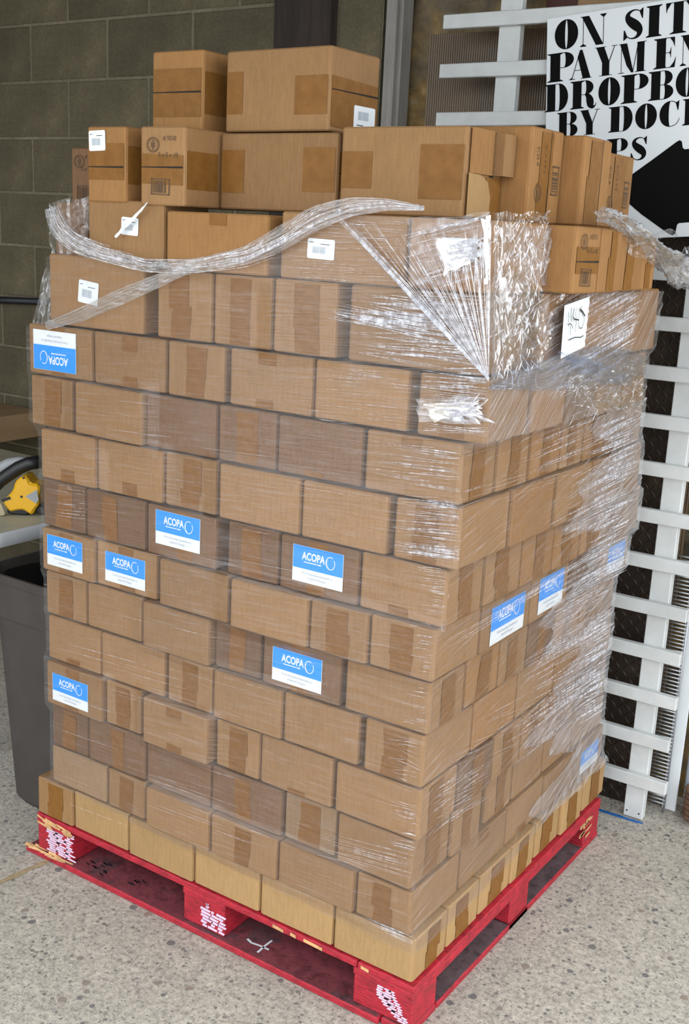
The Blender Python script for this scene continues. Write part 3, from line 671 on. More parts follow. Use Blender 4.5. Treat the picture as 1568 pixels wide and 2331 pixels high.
y = yf_(ce_)+2*ce_[2]+0.003
for k, ub in enumerate((1414, 1466, 1493)):
    yb = colY(ub, zm13, xe-0.01*k)
    if yb-y < 0.06: yb = y+0.09
    c = carton('%s carton along the far right edge, thirteenth layer' % ('first', 'second', 'third')[k], xe-0.2, xe-0.01*k, y, yb, ZB13+0.001, ZB13+H13+0.004-0.010*k, 'kraft_warm', film=False); Face(c, 'R').tape_v(0.3); y = yb+0.003
# fourteenth layer, loose cartons
ZB14 = T13+0.006
G14 = 'loose cartons on top of the stack'
H14 = onY(633, 297, 0.05)[2]-ZB14
c = tall('stamped carton end peeping out at the far left of the top row', 161, 230, 0, 0.135, 0.13, ZB14-0.006, 'kraft_dark', h=H14-0.02, group=G14); f = Face(c, 'F'); f.prints()
cA = tall('loose carton end with white barcode sticker, left in the top row', 198, 287, 0, 0.0, 0.13, ZB14+0.004, 'kraft_warm', h=H14+0.002, group=G14)
f = Face(cA, 'F'); f.tape_h(.30, .78); f.seam(0.47); f.sticker(.07, .49, .68, .95, 0.03); Face(cA, 'R').tape_h(.25, .75, 0, .35)
cB = tall('loose carton end stamped 5 x 5 x 10 with framed barcode', 317, 419, 0, 0.0, 0.245, ZB14+0.001, 'kraft_mid', h=H14+0.004, group=G14, yaw=0.02)
f = Face(cB, 'F'); f.tape_h(.28, .66, 0, 1, -.02); f.seam(0.49); f.prints(); Face(cB, 'R').tape_h(.22, .70, 0, .42)
yC = colY(497, ZB14+H14/2, xr(cB))
cC = tall('long plain loose carton under the topmost pair', 500, 768, 0, yC, 0.142, ZB14+0.001, 'kraft_mid', h=H14, group=G14)
f = Face(cC, 'F'); f.tape_h(.22, .78, 0, .22); f.tape_h(.26, .82, .72, 1); f = Face(cC, 'R'); f.seam(.5); f.tape_h(.28, .76)
yD = yC-0.01
dD = colY(1143, ZB14+H14/2, colX(1060, ZB14+H14/2, yD))-yD
cD = tall('long loose carton with torn open end flaps', 773, 1060, 0, yD, dD, ZB14+0.001, 'kraft_mid', h=onY(916, 287, yD)[2]-ZB14-0.001, group=G14)
f = Face(cD, 'F'); f.tape_h(.30, .72, .02, .27); f.tape_h(.20, .80, .65, 1.0)
# open end of cD: flap pieces proud of the end
f = Face(cD, 'R'); f.tape_h(.0, .48, .55, 1.0)
o_, hx, hy, h = cD
fl = MB().box(hx+0.002, hx+0.005, -hy+0.01, hy*0.30, h*0.50, h*0.99).build('flap', 'kraft_warm', o_)
fl2 = MB().box(hx+0.002, hx+0.024, hy*0.36, hy*0.99, h*0.50, h*0.97).build('flap', 'kraft_mid', o_)
MB().box(hx+0.001, hx+0.0022, hy*0.28, hy*0.44, h*0.48, h*0.98).build('flap_gap', 'print_dark', o_)
fl3 = MB(); pts = [(-hy+0.004, 0.004), (hy*0.25, 0.004), (hy*0.28, h*0.25), (hy*0.10, h*0.42), (-hy*0.3, h*0.49), (-hy+0.004, h*0.50)]
fl3.add([(hx+0.0045, a, b) for a, b in pts], [tuple(range(6))]); fl3.build('flap', 'kraft_light', o_)
# cartons receding along the right edge of the top row
zm14 = ZB14+H14/2
def side_carton(label, u1, x, y0, h, kw, zoff=0.001):
    yb = max(colY(u1, zm14, x), y0+0.11)
    xl_ = xr(cD)+0.004 if y0 < yD+dD else x-0.24
    c = carton(label, xl_, x, y0, yb, ZB14+zoff, ZB14+h, 'kraft_warm', group=G14, film=False)
    f = Face(c, 'R'); kw(f); return c
def k1(f): f.tape_v(0.35, 0.42); f.seam(0.56, True); f.prints(True)
def k2(f): f.tape_v(0.45, 0.35); f.seam(0.62, True)
def k3(f): f.tape_v(0.40, 0.55); f.prints(True)
ya = yD+dD+0.003; sx = colX(1206, zm14, ya)
sa = side_carton('loose carton stamped upright 5 x 5 x 10, beside the torn one', 1277, sx, ya, H14+0.024, k1)
y2 = yf_(sa)+2*sa[2]+0.003; sx2 = colX(1326, zm14, y2)
sb = side_carton('loose carton with taped vertical seam, second along right edge', 1386, sx2, y2, H14+0.020, k2)
y3 = yf_(sb)+2*sb[2]+0.003; sx3 = colX(1372, zm14, y3)
sc = side_carton('loose carton with framed barcode, third along right edge', 1438, sx3, y3, H14+0.002, k3)
# fifteenth layer
ZB15 = ZB14+H14+0.006
cH = tall('topmost taped carton end, left of the topmost pair', 344, 460, 0, yC+0.005, 0.24, ZB15, 'kraft_warm', h=onY(402, 114, yC)[2]-ZB15, group=G14, yaw=0.02)
f = Face(cH, 'F'); f.tape_h(.18, .78); f.seam(.49); Face(cH, 'R').tape_h(.22, .74, 0, .6)
yI = yC+0.02
cI = tall('topmost long carton with barcode sticker on its end', 512, 757, 0, yI, 0.17, ZB15, 'kraft_mid', h=onY(640, 109, yI)[2]-ZB15, group=G14, yaw=-0.03)
f = Face(cI, 'F'); f.tape_h(.22, .74, 0, .18); f.tape_h(.20, .66, .68, 1); f = Face(cI, 'R'); f.tape_h(.06, .66, 0, 1, -.03); f.seam(.50); f.sticker(.48, .92, .05, .36, 0, 1)
print('L12T', L12T, 'T13', T13, 'ZB15', ZB15, 'H', H12, H13, H14)
# ------------------------------------------------------------------ stretch wrap
wrap = empty('stretch_wrap', (-0.5, 0.0, Z[0])); tag(wrap, 'clear plastic stretch film wound around the carton stack', 'stretch film')
def wpart(name, v, f, mat, smooth=True, kind=None, mats=None, fidx=None):
    me = bpy.data.meshes.new(name); v = np.asarray(v, dtype=np.float64) - np.array([-0.5, 0.0, Z[0]])
    f = np.asarray(f, dtype=np.int64)
    me.from_pydata(v.tolist(), [], f.tolist())
    for mm in (mats or [mat]): me.materials.append(MATS[mm])
    if fidx is not None: me.polygons.foreach_set('material_index', np.asarray(fidx, dtype=np.int32))
    me.polygons.foreach_set('use_smooth', [smooth]*len(me.polygons)); me.update()
    o = bpy.data.objects.new(name, me); link(o, wrap)
    if kind: o['kind'] = kind
    return o
def vnoise(U, V, cu, cv, seed):
    r = np.random.default_rng(seed); G = r.random((cu+3, cv+3)); a = U*cu; b = V*cv
    i = np.clip(np.floor(a).astype(int), 0, cu); j = np.clip(np.floor(b).astype(int), 0, cv); fa = a-i; fb = b-j
    fa = fa*fa*(3-2*fa); fb = fb*fb*(3-2*fb)
    return (G[i, j]*(1-fa)*(1-fb)+G[i+1, j]*fa*(1-fb)+G[i, j+1]*(1-fa)*fb+G[i+1, j+1]*fa*fb)-0.5
def maxfilt(A, k, ax):
    B = A.copy()
    for s_ in range(1, k+1):
        n = A.shape[ax]
        idx = np.clip(np.arange(n)+s_, 0, n-1); B = np.maximum(B, np.take(A, idx, ax)); idx = np.clip(np.arange(n)-s_, 0, n-1); B = np.maximum(B, np.take(A, idx, ax))
    return B
def blur(A, k, ax):
    n = A.shape[ax]; B = np.zeros_like(A)
    for s_ in range(-k, k+1): B += np.take(A, np.clip(np.arange(n)+s_, 0, n-1), ax)
    return B/(2*k+1)
HI = T13
zg = np.arange(Z[0]+0.02, HI+0.004, 0.0042); NZ = len(zg)
xg = np.arange(-1.20, 0.16, 0.005); yg = np.arange(-0.05, 1.06, 0.005)
PL = np.full((len(xg), NZ), -0.06); PR = np.full((len(yg), NZ), -0.25)
for (a, b, c_, d_, y_) in DEPTH_L:
    ii = (xg >= a-0.003) & (xg <= b+0.003); jj = (zg >= c_-0.002) & (zg <= d_+0.002); sub = PL[np.ix_(ii, jj)]; PL[np.ix_(ii, jj)] = np.maximum(sub, -y_)
for (a, b, c_, d_, x_) in DEPTH_R:
    if x_ < -0.20: continue
    ii = (yg >= a-0.003) & (yg <= b+0.003); jj = (zg >= c_-0.002) & (zg <= d_+0.002); sub = PR[np.ix_(ii, jj)]; PR[np.ix_(ii, jj)] = np.maximum(sub, x_)
PL = np.maximum(PL, 0); PL = np.maximum(blur(blur(maxfilt(maxfilt(PL, 4, 0), 3, 1), 3, 0), 2, 1), maxfilt(maxfilt(PL, 1, 0), 1, 1))+0.0042
PR = np.maximum(blur(blur(maxfilt(maxfilt(PR, 4, 0), 3, 1), 3, 0), 2, 1), maxfilt(maxfilt(PR, 1, 0), 1, 1))+0.0042
def fL(x, z):
    i = np.clip((x-xg[0])/0.005, 0, len(xg)-1.001); j = np.clip((z-zg[0])/0.0042, 0, NZ-1.001); a = np.floor(i).astype(int); b = np.floor(j).astype(int); p, q = i-a, j-b
    return PL[a, b]*(1-p)*(1-q)+PL[a+1, b]*p*(1-q)+PL[a, b+1]*(1-p)*q+PL[a+1, b+1]*p*q
def fR(y, z):
    i = np.clip((y-yg[0])/0.005, 0, len(yg)-1.001); j = np.clip((z-zg[0])/0.0042, 0, NZ-1.001); a = np.floor(i).astype(int); b = np.floor(j).astype(int); p, q = i-a, j-b
    return PR[a, b]*(1-p)*(1-q)+PR[a+1, b]*p*(1-q)+PR[a, b+1]*(1-p)*q+PR[a+1, b+1]*p*q
xcor = fR(np.full(NZ, 0.06), zg)+0.001
NL, NR = 250, 200
sL = np.linspace(0, 1, NL); sR = np.linspace(0, 1, NR)
xlef = np.full(NZ, -1.09)
for j in range(NZ):
    e = [a for (a, b, c_, d_, y_) in DEPTH_L if c_-0.004 <= zg[j] <= d_+0.004 and y_ < 0.04]
    if e: xlef[j] = min(e)
xlef = blur(xlef[None, :], 2, 1)[0]-0.002
Zm_, SL = np.meshgrid(zg, sL); XL = xlef[None, :] + SL*(xcor[None, :]-xlef[None, :]); YL = -fL(XL, Zm_)
VL = (Zm_-zg[0])/(zg[-1]-zg[0])
wr = 0.0016*vnoise(SL, VL, 7, 170, 1)+0.0012*vnoise(SL, np.clip(VL+0.03*SL, 0, 1.05)/1.05, 14, 260, 2)
amp = 0.45+1.1*np.clip((SL-0.72)/0.28, 0, 1)+0.5*np.clip((VL-0.65)/0.35, 0, 1)
YL -= np.abs(wr)*amp
yfar = np.full(NZ, 0.9)
for j in range(NZ):
    e = [b for (a, b, c_, d_, x_) in DEPTH_R if c_-0.004 <= zg[j] <= d_+0.004 and x_ > -0.1]
    if e: yfar[j] = max(e)
yfar = blur(yfar[None, :], 2, 1)[0]+0.002
Zr_, SR = np.meshgrid(zg, sR); ycor = YL[-1, :]
YR = ycor[None, :] + SR*(yfar[None, :]-ycor[None, :]); XR = fR(YR, Zr_); VR = (Zr_-zg[0])/(zg[-1]-zg[0])
hi_ = np.clip((VR-0.80)/0.06, 0, 1)
Vs = np.clip(VR-0.20*SR, -0.25, 1.0)+0.25; Vt = np.clip(VR-0.55*SR, -0.6, 1)+0.6
wr = (1-hi_)*(0.0030*vnoise(SR, Vs/1.25, 5, 150, 3)+0.0018*vnoise(SR, Vs/1.25, 11, 300, 4)) + hi_*(0.006*vnoise(SR, Vt/1.6, 4, 110, 5)+0.003*vnoise(SR, Vt/1.6, 9, 260, 6))
XR += np.abs(wr)*(0.35+1.3*np.clip((SR-0.35)/0.5, 0, 1)); XR[0, :] = xcor
verts = np.concatenate([np.stack([XL, YL, Zm_], -1).reshape(-1, 3), np.stack([XR, YR, Zr_], -1)[1:].reshape(-1, 3)])
NC = NL+NR-1
# lower edge and upper edge of the film, from the photograph
def rope_z(x):   # height of the rope line on the left face
    P = ROPEZ; return np.interp(x, P[:, 0], P[:, 1])
rope_px = [(118,472,18),(132,520,24),(175,556,24),(240,580,18),(330,604,16),(440,606,17),(560,584,22),(640,545,27),(720,497,28),(800,470,22),(880,465,14),(965,474,6)]
ROPEZ = np.array([[onY(u, v, -0.01)[0], onY(u, v, -0.01)[2]] for u, v, _ in rope_px])
faces, fid = [], []
colpos = np.concatenate([XL[:, 0]*0, ])
for i in range(NC-1):
    left = i < NL-1
    for j in range(NZ-1):
        z = zg[j]
        if left:
            x = XL[i, j]; t = SL[i, j]
            if z < Z[1]-0.034*t-0.004: continue
            if -1.03 < x < -0.35 and z > rope_z(x): continue
            mi = 0
        else:
            k = i-(NL-1); y_ = YR[k, j]
            if z < Z[1]-0.034-0.012*math.sin(y_*6)+0.02*SR[k, j]: continue
            if z > Z[11]+0.10+(0.16 if y_ < 0.22 else 0.06*math.sin((y_-0.22)*4)): continue
            mi = (1 if SR[k, j] < 0.62+0.10*math.sin(z*23)+0.06*math.sin(z*61+1) else 3) if z < Z[10] else 2
        a = i*NZ+j; faces.append((a, a+NZ, a+NZ+1, a+1)); fid.append(mi)
film_mat('stretch_film_steep', (0.96, 0.96, 0.97), 0.16, 1.3, 0.18, 50, (1, 0.14, 3.0), (-0.75, 0, 0), 0.8, 1.3, 0.45)
wpart('film_sheet', verts, faces, None, True, None, ['stretch_film', 'stretch_film_diagonal', 'stretch_film_steep', 'stretch_film_bunched_glare'], fid)

# creases: thin raised film folds, coloured white to stand in for bright streaks
rc = random.Random(21)
class Creases:
    def __init__(s): s.v = []; s.f = []
    def line(s, pts, w, nrm, taper=True):
        pts = [np.asarray(p, float) for p in pts]; n = len(pts); base = len(s.v); nrm = np.asarray(nrm, float)
        for i, p in enumerate(pts):
            t = pts[min(i+1, n-1)]-pts[max(i-1, 0)]; t = t/(np.linalg.norm(t)+1e-9); b = np.cross(nrm, t); b = b/(np.linalg.norm(b)+1e-9)
            ww = w*(math.sin(math.pi*(i+0.35)/(n-0.3)) if taper else 1.0)/2
            s.v += [p-b*ww, p+nrm*ww*1.1, p+b*ww]
        for i in range(n-1):
            a = base+3*i; s.f += [(a, a+3, a+4, a+1), (a+1, a+4, a+5, a+2)]
    def left(s, u0, v0, u1, v1, w, off=0.0025, n=4, bow=0.0, y=None):
        P = []
        for k in range(n):
            t = k/(n-1); u = u0+(u1-u0)*t; v = v0+(v1-v0)*t+bow*math.sin(math.pi*t)
            p = onY(u, v, -0.012)
            yy = -float(fL(np.array(p[0]), np.array(p[2]))) if y is None else y
            P.append(onY(u, v, yy-off))
        s.line(P, w, (0, -1, 0))
    def right(s, u0, v0, u1, v1, w, off=0.0035, n=4, bow=0.0):
        P = []
        for k in range(n):
            t = k/(n-1); u = u0+(u1-u0)*t; v = v0+(v1-v0)*t+bow*math.sin(math.pi*t)
            p = onX(u, v, 0.02)
            if p[1] > np.interp(p[2], zg, yfar)-0.004: break
            xx = max(float(fR(np.array(p[1]), np.array(p[2]))), -0.03)
            if onX(u, v, xx+off)[1] > np.interp(p[2], zg, yfar)-0.003: break
            P.append(onX(u, v, xx+off))
        if len(P) > 1: s.line(P, w, (1, 0, 0))
cr = Creases()
PXM = 0.00088
def zone(n, u0, u1, v0, v1, l0, l1, slope, w0, w1, side='left', slj=0.03, ralign=0.0, vs=0.0):
    for _ in range(n):
        l = rc.uniform(l0, l1)*1.35; w0_, w1_ = w0*0.75, w1*0.75; u = rc.uniform(u0, max(u0+1, u1-l*0.6))
        if rc.random() < ralign: u = u1-l-rc.uniform(0, 6)
        u2 = min(u+l, u1); v = rc.uniform(v0, v1)+vs*(u-u0); sl = slope+rc.uniform(-slj, slj)
        getattr(cr, side)(u, v, u2, v+sl*(u2-u), rc.uniform(w0_, w1_), bow=rc.uniform(-3, 3))
zone(120, 792, 1108, 662, 808, 40, 230, 0.10, 0.0008, 0.0022, slj=0.10)
zone(46, 740, 1000, 690, 730, 60, 240, 0.18, 0.001, 0.003, slj=0.10)
zone(70, 940, 1112, 838, 985, 20, 120, 0.05, 0.0008, 0.0024, slj=0.08, ralign=0.5)
zone(36, 700, 960, 828, 960, 20, 90, 0.10, 0.0005, 0.0011)
zone(46, 846, 1048, 1000, 1100, 20, 110, 0.12, 0.0006, 0.0014, ralign=0.4, vs=0.12)
zone(80, 893, 1046, 1122, 1256, 20, 130, 0.10, 0.0006, 0.0016, ralign=0.4, vs=0.12, slj=0.07)
zone(16, 893, 1046, 1232, 1262, 60, 140, 0.12, 0.001, 0.002, vs=0.12)
zone(30, 930, 1016, 1284, 1390, 10, 50, 0.12, 0.0006, 0.0014, ralign=0.8, vs=0.15)
zone(18, 930, 985, 1420, 1530, 10, 36, 0.15, 0.0006, 0.0013, ralign=0.8)
zone(14, 900, 975, 1545, 1660, 10, 40, 0.2, 0.0005, 0.0011, ralign=0.8)
zone(12, 880, 958, 1680, 1790, 12, 60, 0.4, 0.0006, 0.0016, ralign=0.7, slj=0.3)
zone(26, 880, 950, 1820, 1930, 12, 50, 0.25, 0.0006, 0.0014, ralign=0.9)
zone(18, 700, 940, 1880, 1940, 60, 200, 0.28, 0.0005, 0.0010, vs=0.25)
zone(14, 820, 940, 2080, 2100, 40, 100, 0.42, 0.0006, 0.0014, vs=0.42)
zone(60, 640, 930, 500, 640, 20, 110, 0.06, 0.0005, 0.0011)
zone(22, 120, 200, 1100, 1180, 12, 60, 0.12, 0.0005, 0.0011)
for lv in range(40): # faint long pulls over the lower left face
    v = rc.uniform(900, 1900); u = rc.uniform(120, 700); l = rc.uniform(60, 180); sl = 0.10+(v-850)/1080*0.36
    if u+l < 930: cr.left(u, v+(u-120)*sl*0.5, u+l, v+(u-120)*sl*0.5+sl*l*0.9, rc.uniform(0.0004, 0.0008))
# fan from the corner knot up to the top edge
AP = (1112, 868)
for k in range(78):
    t = rc.random()**0.9; tu = 782+(1122-782)*t; tv = 496+rc.uniform(-8, 8)
    a0 = rc.uniform(0.0, 0.55) if rc.random() < 0.5 else 0.0; a1 = rc.uniform(max(0.4, a0+0.2), 1.0)
    P = lambda q: (AP[0]+(tu-AP[0])*q, AP[1]+(tv-AP[1])*q)
    p, q = P(a0), P(a1); cr.left(p[0], p[1], q[0], q[1], rc.uniform(0.0008, 0.0024), off=0.004+0.004*rc.random(), n=7, bow=rc.uniform(-4, 4), y=-0.009)
for k in range(26):  # dense outer cord of the fan
    d = rc.uniform(-14, 14); cr.left(AP[0]+rc.uniform(-4, 4), AP[1]-6, 786+d*1.6, 506+rc.uniform(-6, 6)+d, rc.uniform(0.001, 0.0026), off=0.006+0.003*rc.random(), n=8, bow=rc.uniform(-9, 9), y=-0.010)
for k in range(40):  # cross hatching left of the bright patch
    u = rc.uniform(915, 1040); v = rc.uniform(520, 660); l = rc.uniform(30, 120); cr.left(u, v, u+l, v-l*rc.uniform(0.15, 0.4), rc.uniform(0.0007, 0.0018), off=0.006, y=-0.008)
for k in range(34):  # verticals under the right top corner
    u = rc.uniform(1030, 1118); cr.left(u, rc.uniform(520, 600), u+rc.uniform(-6, 6), rc.uniform(600, 680), rc.uniform(0.0008, 0.0028), off=0.006, y=-0.010)
for k in range(24):
    t = rc.random(); cr.left(1120-140*t, 487+40*t+rc.uniform(-4, 4), 1120-140*t-60, 505+34*t+rc.uniform(-8, 8), rc.uniform(0.0008, 0.002), off=0.006, y=-0.008)
# right face pulls
def rzone(n, u0, u1, v0, v1, vs, l0, l1, slope, w0, w1, slj=0.08):
    for _ in range(n):
        u = rc.uniform(u0, u1); v = rc.uniform(v0, v1)+vs*(u-u0); l = rc.uniform(l0, l1)*1.6; sl = slope+rc.uniform(-slj, slj)*0.6
        cr.right(u-l*0.4, v-sl*l*0.4, u+l*0.6, v+sl*l*0.6, rc.uniform(w0, w1)*0.7, n=6, bow=rc.uniform(-3, 3))
rzone(70, 1245, 1440, 960, 1060, -0.25, 20, 90, -0.42, 0.0006, 0.0018)
rzone(30, 1060, 1300, 1040, 1160, -0.30, 20, 80, -0.30, 0.0004, 0.0009)
rzone(60, 1300, 1420, 1080, 1180, -0.40, 20, 70, -0.55, 0.0006, 0.0020)
rzone(40, 1250, 1380, 1190, 1250, -0.45, 20, 70, -0.50, 0.0005, 0.0014)
rzone(26, 1080, 1400, 1420, 1440, -0.60, 60, 160, -0.60, 0.0006, 0.0016, 0.03)
rzone(70, 1260, 1370, 1330, 1440, -0.55, 20, 80, -0.55, 0.0006, 0.0020)
rzone(110, 1230, 1370, 1470, 1640, -0.60, 20, 90, -0.60, 0.0006, 0.0022, 0.2)
rzone(50, 1200, 1340, 1620, 1720, -0.70, 20, 90, -0.85, 0.0006, 0.0016, 0.2)
rzone(40, 1030, 1230, 1680, 1800, -0.60, 20, 90, -0.50, 0.0004, 0.0010, 0.2)
rzone(50, 985, 1080, 1800, 1900, -0.60, 10, 50, -0.60, 0.0006, 0.0014, 0.3)
rzone(150, 1250, 1450, 660, 880, -0.05, 30, 120, -0.62, 0.0007, 0.0024, 0.14)
rzone(60, 1300, 1440, 600, 680, 0.0, 30, 110, -0.50, 0.0007, 0.0022, 0.2)
rzone(26, 1245, 1400, 560, 640, 0.0, 30, 140, -0.08, 0.0005, 0.0016, 0.1)
RP = np.array(rope_px, float); rd = np.concatenate([[0], np.cumsum(np.hypot(np.diff(RP[:, 0]), np.diff(RP[:, 1])))])
for k in range(90):
    a = rc.uniform(0, rd[-1]-60); l = rc.uniform(40, 260); q = rc.uniform(-0.9, 0.9); dq = rc.uniform(-0.7, 0.7); P = []
    for i in range(9):
        t = min(a+l*i/8, rd[-1]); u = np.interp(t, rd, RP[:, 0]); v = np.interp(t, rd, RP[:, 1]); w_ = np.interp(t, rd, RP[:, 2]); P.append(onY(u, v+(q+dq*i/8)*w_*0.9, -0.030))
    cr.line(P, rc.uniform(0.0006, 0.0024), (0, -1, 0))
def glints(n, u0, u1, v0, v1, plane, wmin, wmax, lmin, lmax, ang=(0, 6.28)):  # short white ribbons laid in as painted glints
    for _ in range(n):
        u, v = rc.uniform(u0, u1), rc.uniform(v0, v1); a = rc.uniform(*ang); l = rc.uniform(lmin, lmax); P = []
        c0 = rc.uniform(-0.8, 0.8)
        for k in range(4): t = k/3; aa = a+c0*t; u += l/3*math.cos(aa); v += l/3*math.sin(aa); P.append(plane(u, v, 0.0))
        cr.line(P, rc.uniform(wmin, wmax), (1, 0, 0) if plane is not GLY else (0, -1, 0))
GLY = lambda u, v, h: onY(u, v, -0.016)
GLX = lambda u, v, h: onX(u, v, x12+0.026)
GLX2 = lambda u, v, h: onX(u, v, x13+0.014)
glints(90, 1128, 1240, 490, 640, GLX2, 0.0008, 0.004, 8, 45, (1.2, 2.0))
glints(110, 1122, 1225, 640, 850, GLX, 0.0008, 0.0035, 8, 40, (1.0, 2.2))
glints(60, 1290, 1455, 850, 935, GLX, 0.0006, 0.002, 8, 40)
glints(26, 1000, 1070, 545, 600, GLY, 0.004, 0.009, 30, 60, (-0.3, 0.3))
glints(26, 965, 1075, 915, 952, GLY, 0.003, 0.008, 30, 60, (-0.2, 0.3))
rzone(60, 1380, 1440, 960, 1100, -0.3, 20, 60, -0.45, 0.0015, 0.006)  # wide white ribbons painting the glare along the far right edge
rzone(60, 1350, 1410, 1100, 1330, -0.4, 20, 50, -0.5, 0.0015, 0.006)
rzone(70, 1330, 1385, 1420, 1640, -0.5, 20, 50, -0.6, 0.0015, 0.006)
rzone(50, 1390, 1470, 620, 830, 0.0, 20, 60, -0.6, 0.0015, 0.006)
o = wpart('film_crease_glints', cr.v, cr.f, 'film_crease', False, 'stuff')

# loose folded bands: strips given by centre pixels and half widths, with lengthwise pleats
def band(name, P, mat, plane, pleats=9, amp=0.006, seed=0, n=60, wob=0.25, nv=26):
    r = np.random.default_rng(seed); P = np.array(P, float); d = np.concatenate([[0], np.cumsum(np.hypot(np.diff(P[:, 0]), np.diff(P[:, 1])))]); d /= d[-1]
    T = np.linspace(0, 1, n)
    # smooth centre line
    def sm(k):
        y = np.interp(T, d, P[:, k])
        for _ in range(6): y = np.concatenate([[y[0]], (y[:-2]+2*y[1:-1]+y[2:])/4, [y[-1]]])
        return y
    U, V, W = sm(0), sm(1), sm(2); tu, tv = np.gradient(U), np.gradient(V); L_ = np.hypot(tu, tv); nu, nv_ = -tv/L_, tu/L_
    vs = []; ph = r.uniform(0, 6.28, 6)
    for i in range(n):
        for j in range(nv):
            q = 2*j/(nv-1)-1; t = T[i]
            qq = q+wob*0.3*math.sin(7*t+ph[0]+3*q)
            u = U[i]+nu[i]*W[i]*qq+random.uniform(-.6, .6); v = V[i]+nv_[i]*W[i]*qq+random.uniform(-.6, .6)
            h = amp*(0.5+0.5*math.sin(pleats*math.pi*q+6*t*wob*4+ph[1]+1.3*math.sin(9*t+ph[2])))+amp*0.8*(1-q*q)+random.uniform(0, amp*0.25)
            vs.append(plane(u, v, h))
    fs = [(i*nv+j, (i+1)*nv+j, (i+1)*nv+j+1, i*nv+j+1) for i in range(n-1) for j in range(nv-1)]
    return wpart(name, vs, fs, mat, True)
PLY = lambda base: (lambda u, v, h: onY(u, v, base-h))
PRX = lambda base: (lambda u, v, h: onX(u, v, base+h))
band('film_rope', rope_px, 'film_rope', PLY(-0.010), 7, 0.009, 1, 110)
band('film_band', [(104,742,10),(180,718,16),(280,672,18),(360,640,15),(440,610,10)], 'film_rope', PLY(-0.012), 5, 0.004, 2, 50)
band('film_band', [(1112,884,3),(1160,874,14),(1220,862,30),(1290,842,42),(1370,830,44),(1440,832,32),(1472,836,20)], 'film_blue', PRX(x12+0.022), 9, 0.008, 3, 70)
band('film_band', [(1270,800,2),(1300,812,10),(1350,840,22),(1400,862,16),(1440,870,8)], 'film_blue', PRX(x12+0.026), 5, 0.006, 8, 40)
# crumpled sheets: quad in pixels filled with a rough grid
def crumple(name, quad, mat, plane, n=46, m_=46, amp=0.010, seed=0, freq=9):
    r = np.random.default_rng(seed); q = np.array(quad, float); T, Q = np.meshgrid(np.linspace(0, 1, n), np.linspace(0, 1, m_), indexing='ij')
    H = np.abs(vnoise(T, Q, freq, freq, seed+1))*2*amp+np.abs(vnoise(T, Q, freq*2, freq*2, seed+2))*amp+np.abs(vnoise(T, Q, freq*4, freq*4, seed+3))*amp*0.5
    jx = vnoise(T, Q, freq, freq, seed+4)*10; jy = vnoise(T, Q, freq, freq, seed+5)*10
    vs = []
    for i in range(n):
        for j in range(m_):
            t, s_ = T[i, j], Q[i, j]; p = q[0]*(1-t)*(1-s_)+q[1]*t*(1-s_)+q[2]*t*s_+q[3]*(1-t)*s_
            vs.append(plane(p[0]+jx[i, j], p[1]+jy[i, j], H[i, j]))
    fs = [(i*m_+j, (i+1)*m_+j, (i+1)*m_+j+1, i*m_+j+1) for i in range(n-1) for j in range(m_-1)]
    return wpart(name, vs, fs, mat, True)
crumple('film_crumple', [(1122,486),(1252,480),(1248,610),(1116,860)], 'film_crumpled', PRX(x13+0.004), 60, 70, 0.007, 31, 8)
crumple('film_crumple', [(1128,600),(1290,668),(1230,840),(1116,868)], 'film_crumpled', PRX(x12+0.014), 50, 50, 0.006, 41, 7)
crumple('film_crumple', [(1282,858),(1468,826),(1464,925),(1330,946)], 'film_crumpled', PRX(CORNER_X[11]+0.02), 60, 50, 0.009, 51, 8)
crumple('film_crumple', [(116,460),(206,447),(204,556),(112,598)], 'film_loose', PLY(0.02), 30, 30, 0.006, 61, 5)
crumple('film_crumple', [(106,606),(122,604),(120,742),(68,742)], 'film_loose', PLY(0.01), 20, 24, 0.005, 71, 4)
crumple('film_crumple', [(930,496),(1118,484),(1112,640),(930,650)], 'film_loose', PLY(-0.008), 50, 44, 0.003, 81, 5)
crumple('film_crumple', [(945,905),(1090,900),(1088,968),(955,960)], 'film_rope', PLY(-0.010), 40, 24, 0.003, 91, 4)
crumple('film_glare_patch', [(990,546),(1064,542),(1068,600),(1012,626)], 'film_glare', PLY(-0.016), 30, 26, 0.0012, 131, 4)  # added gloss-boosted patches that place white sky glare on the film
crumple('film_glare_patch', [(962,916),(1086,912),(1082,944),(985,958)], 'film_glare', PLY(-0.016), 40, 20, 0.0012, 141, 4)
crumple('film_glare_patch', [(1096,500),(1118,488),(1116,640),(1104,650)], 'film_glare', PLY(-0.016), 14, 40, 0.0015, 151, 4)
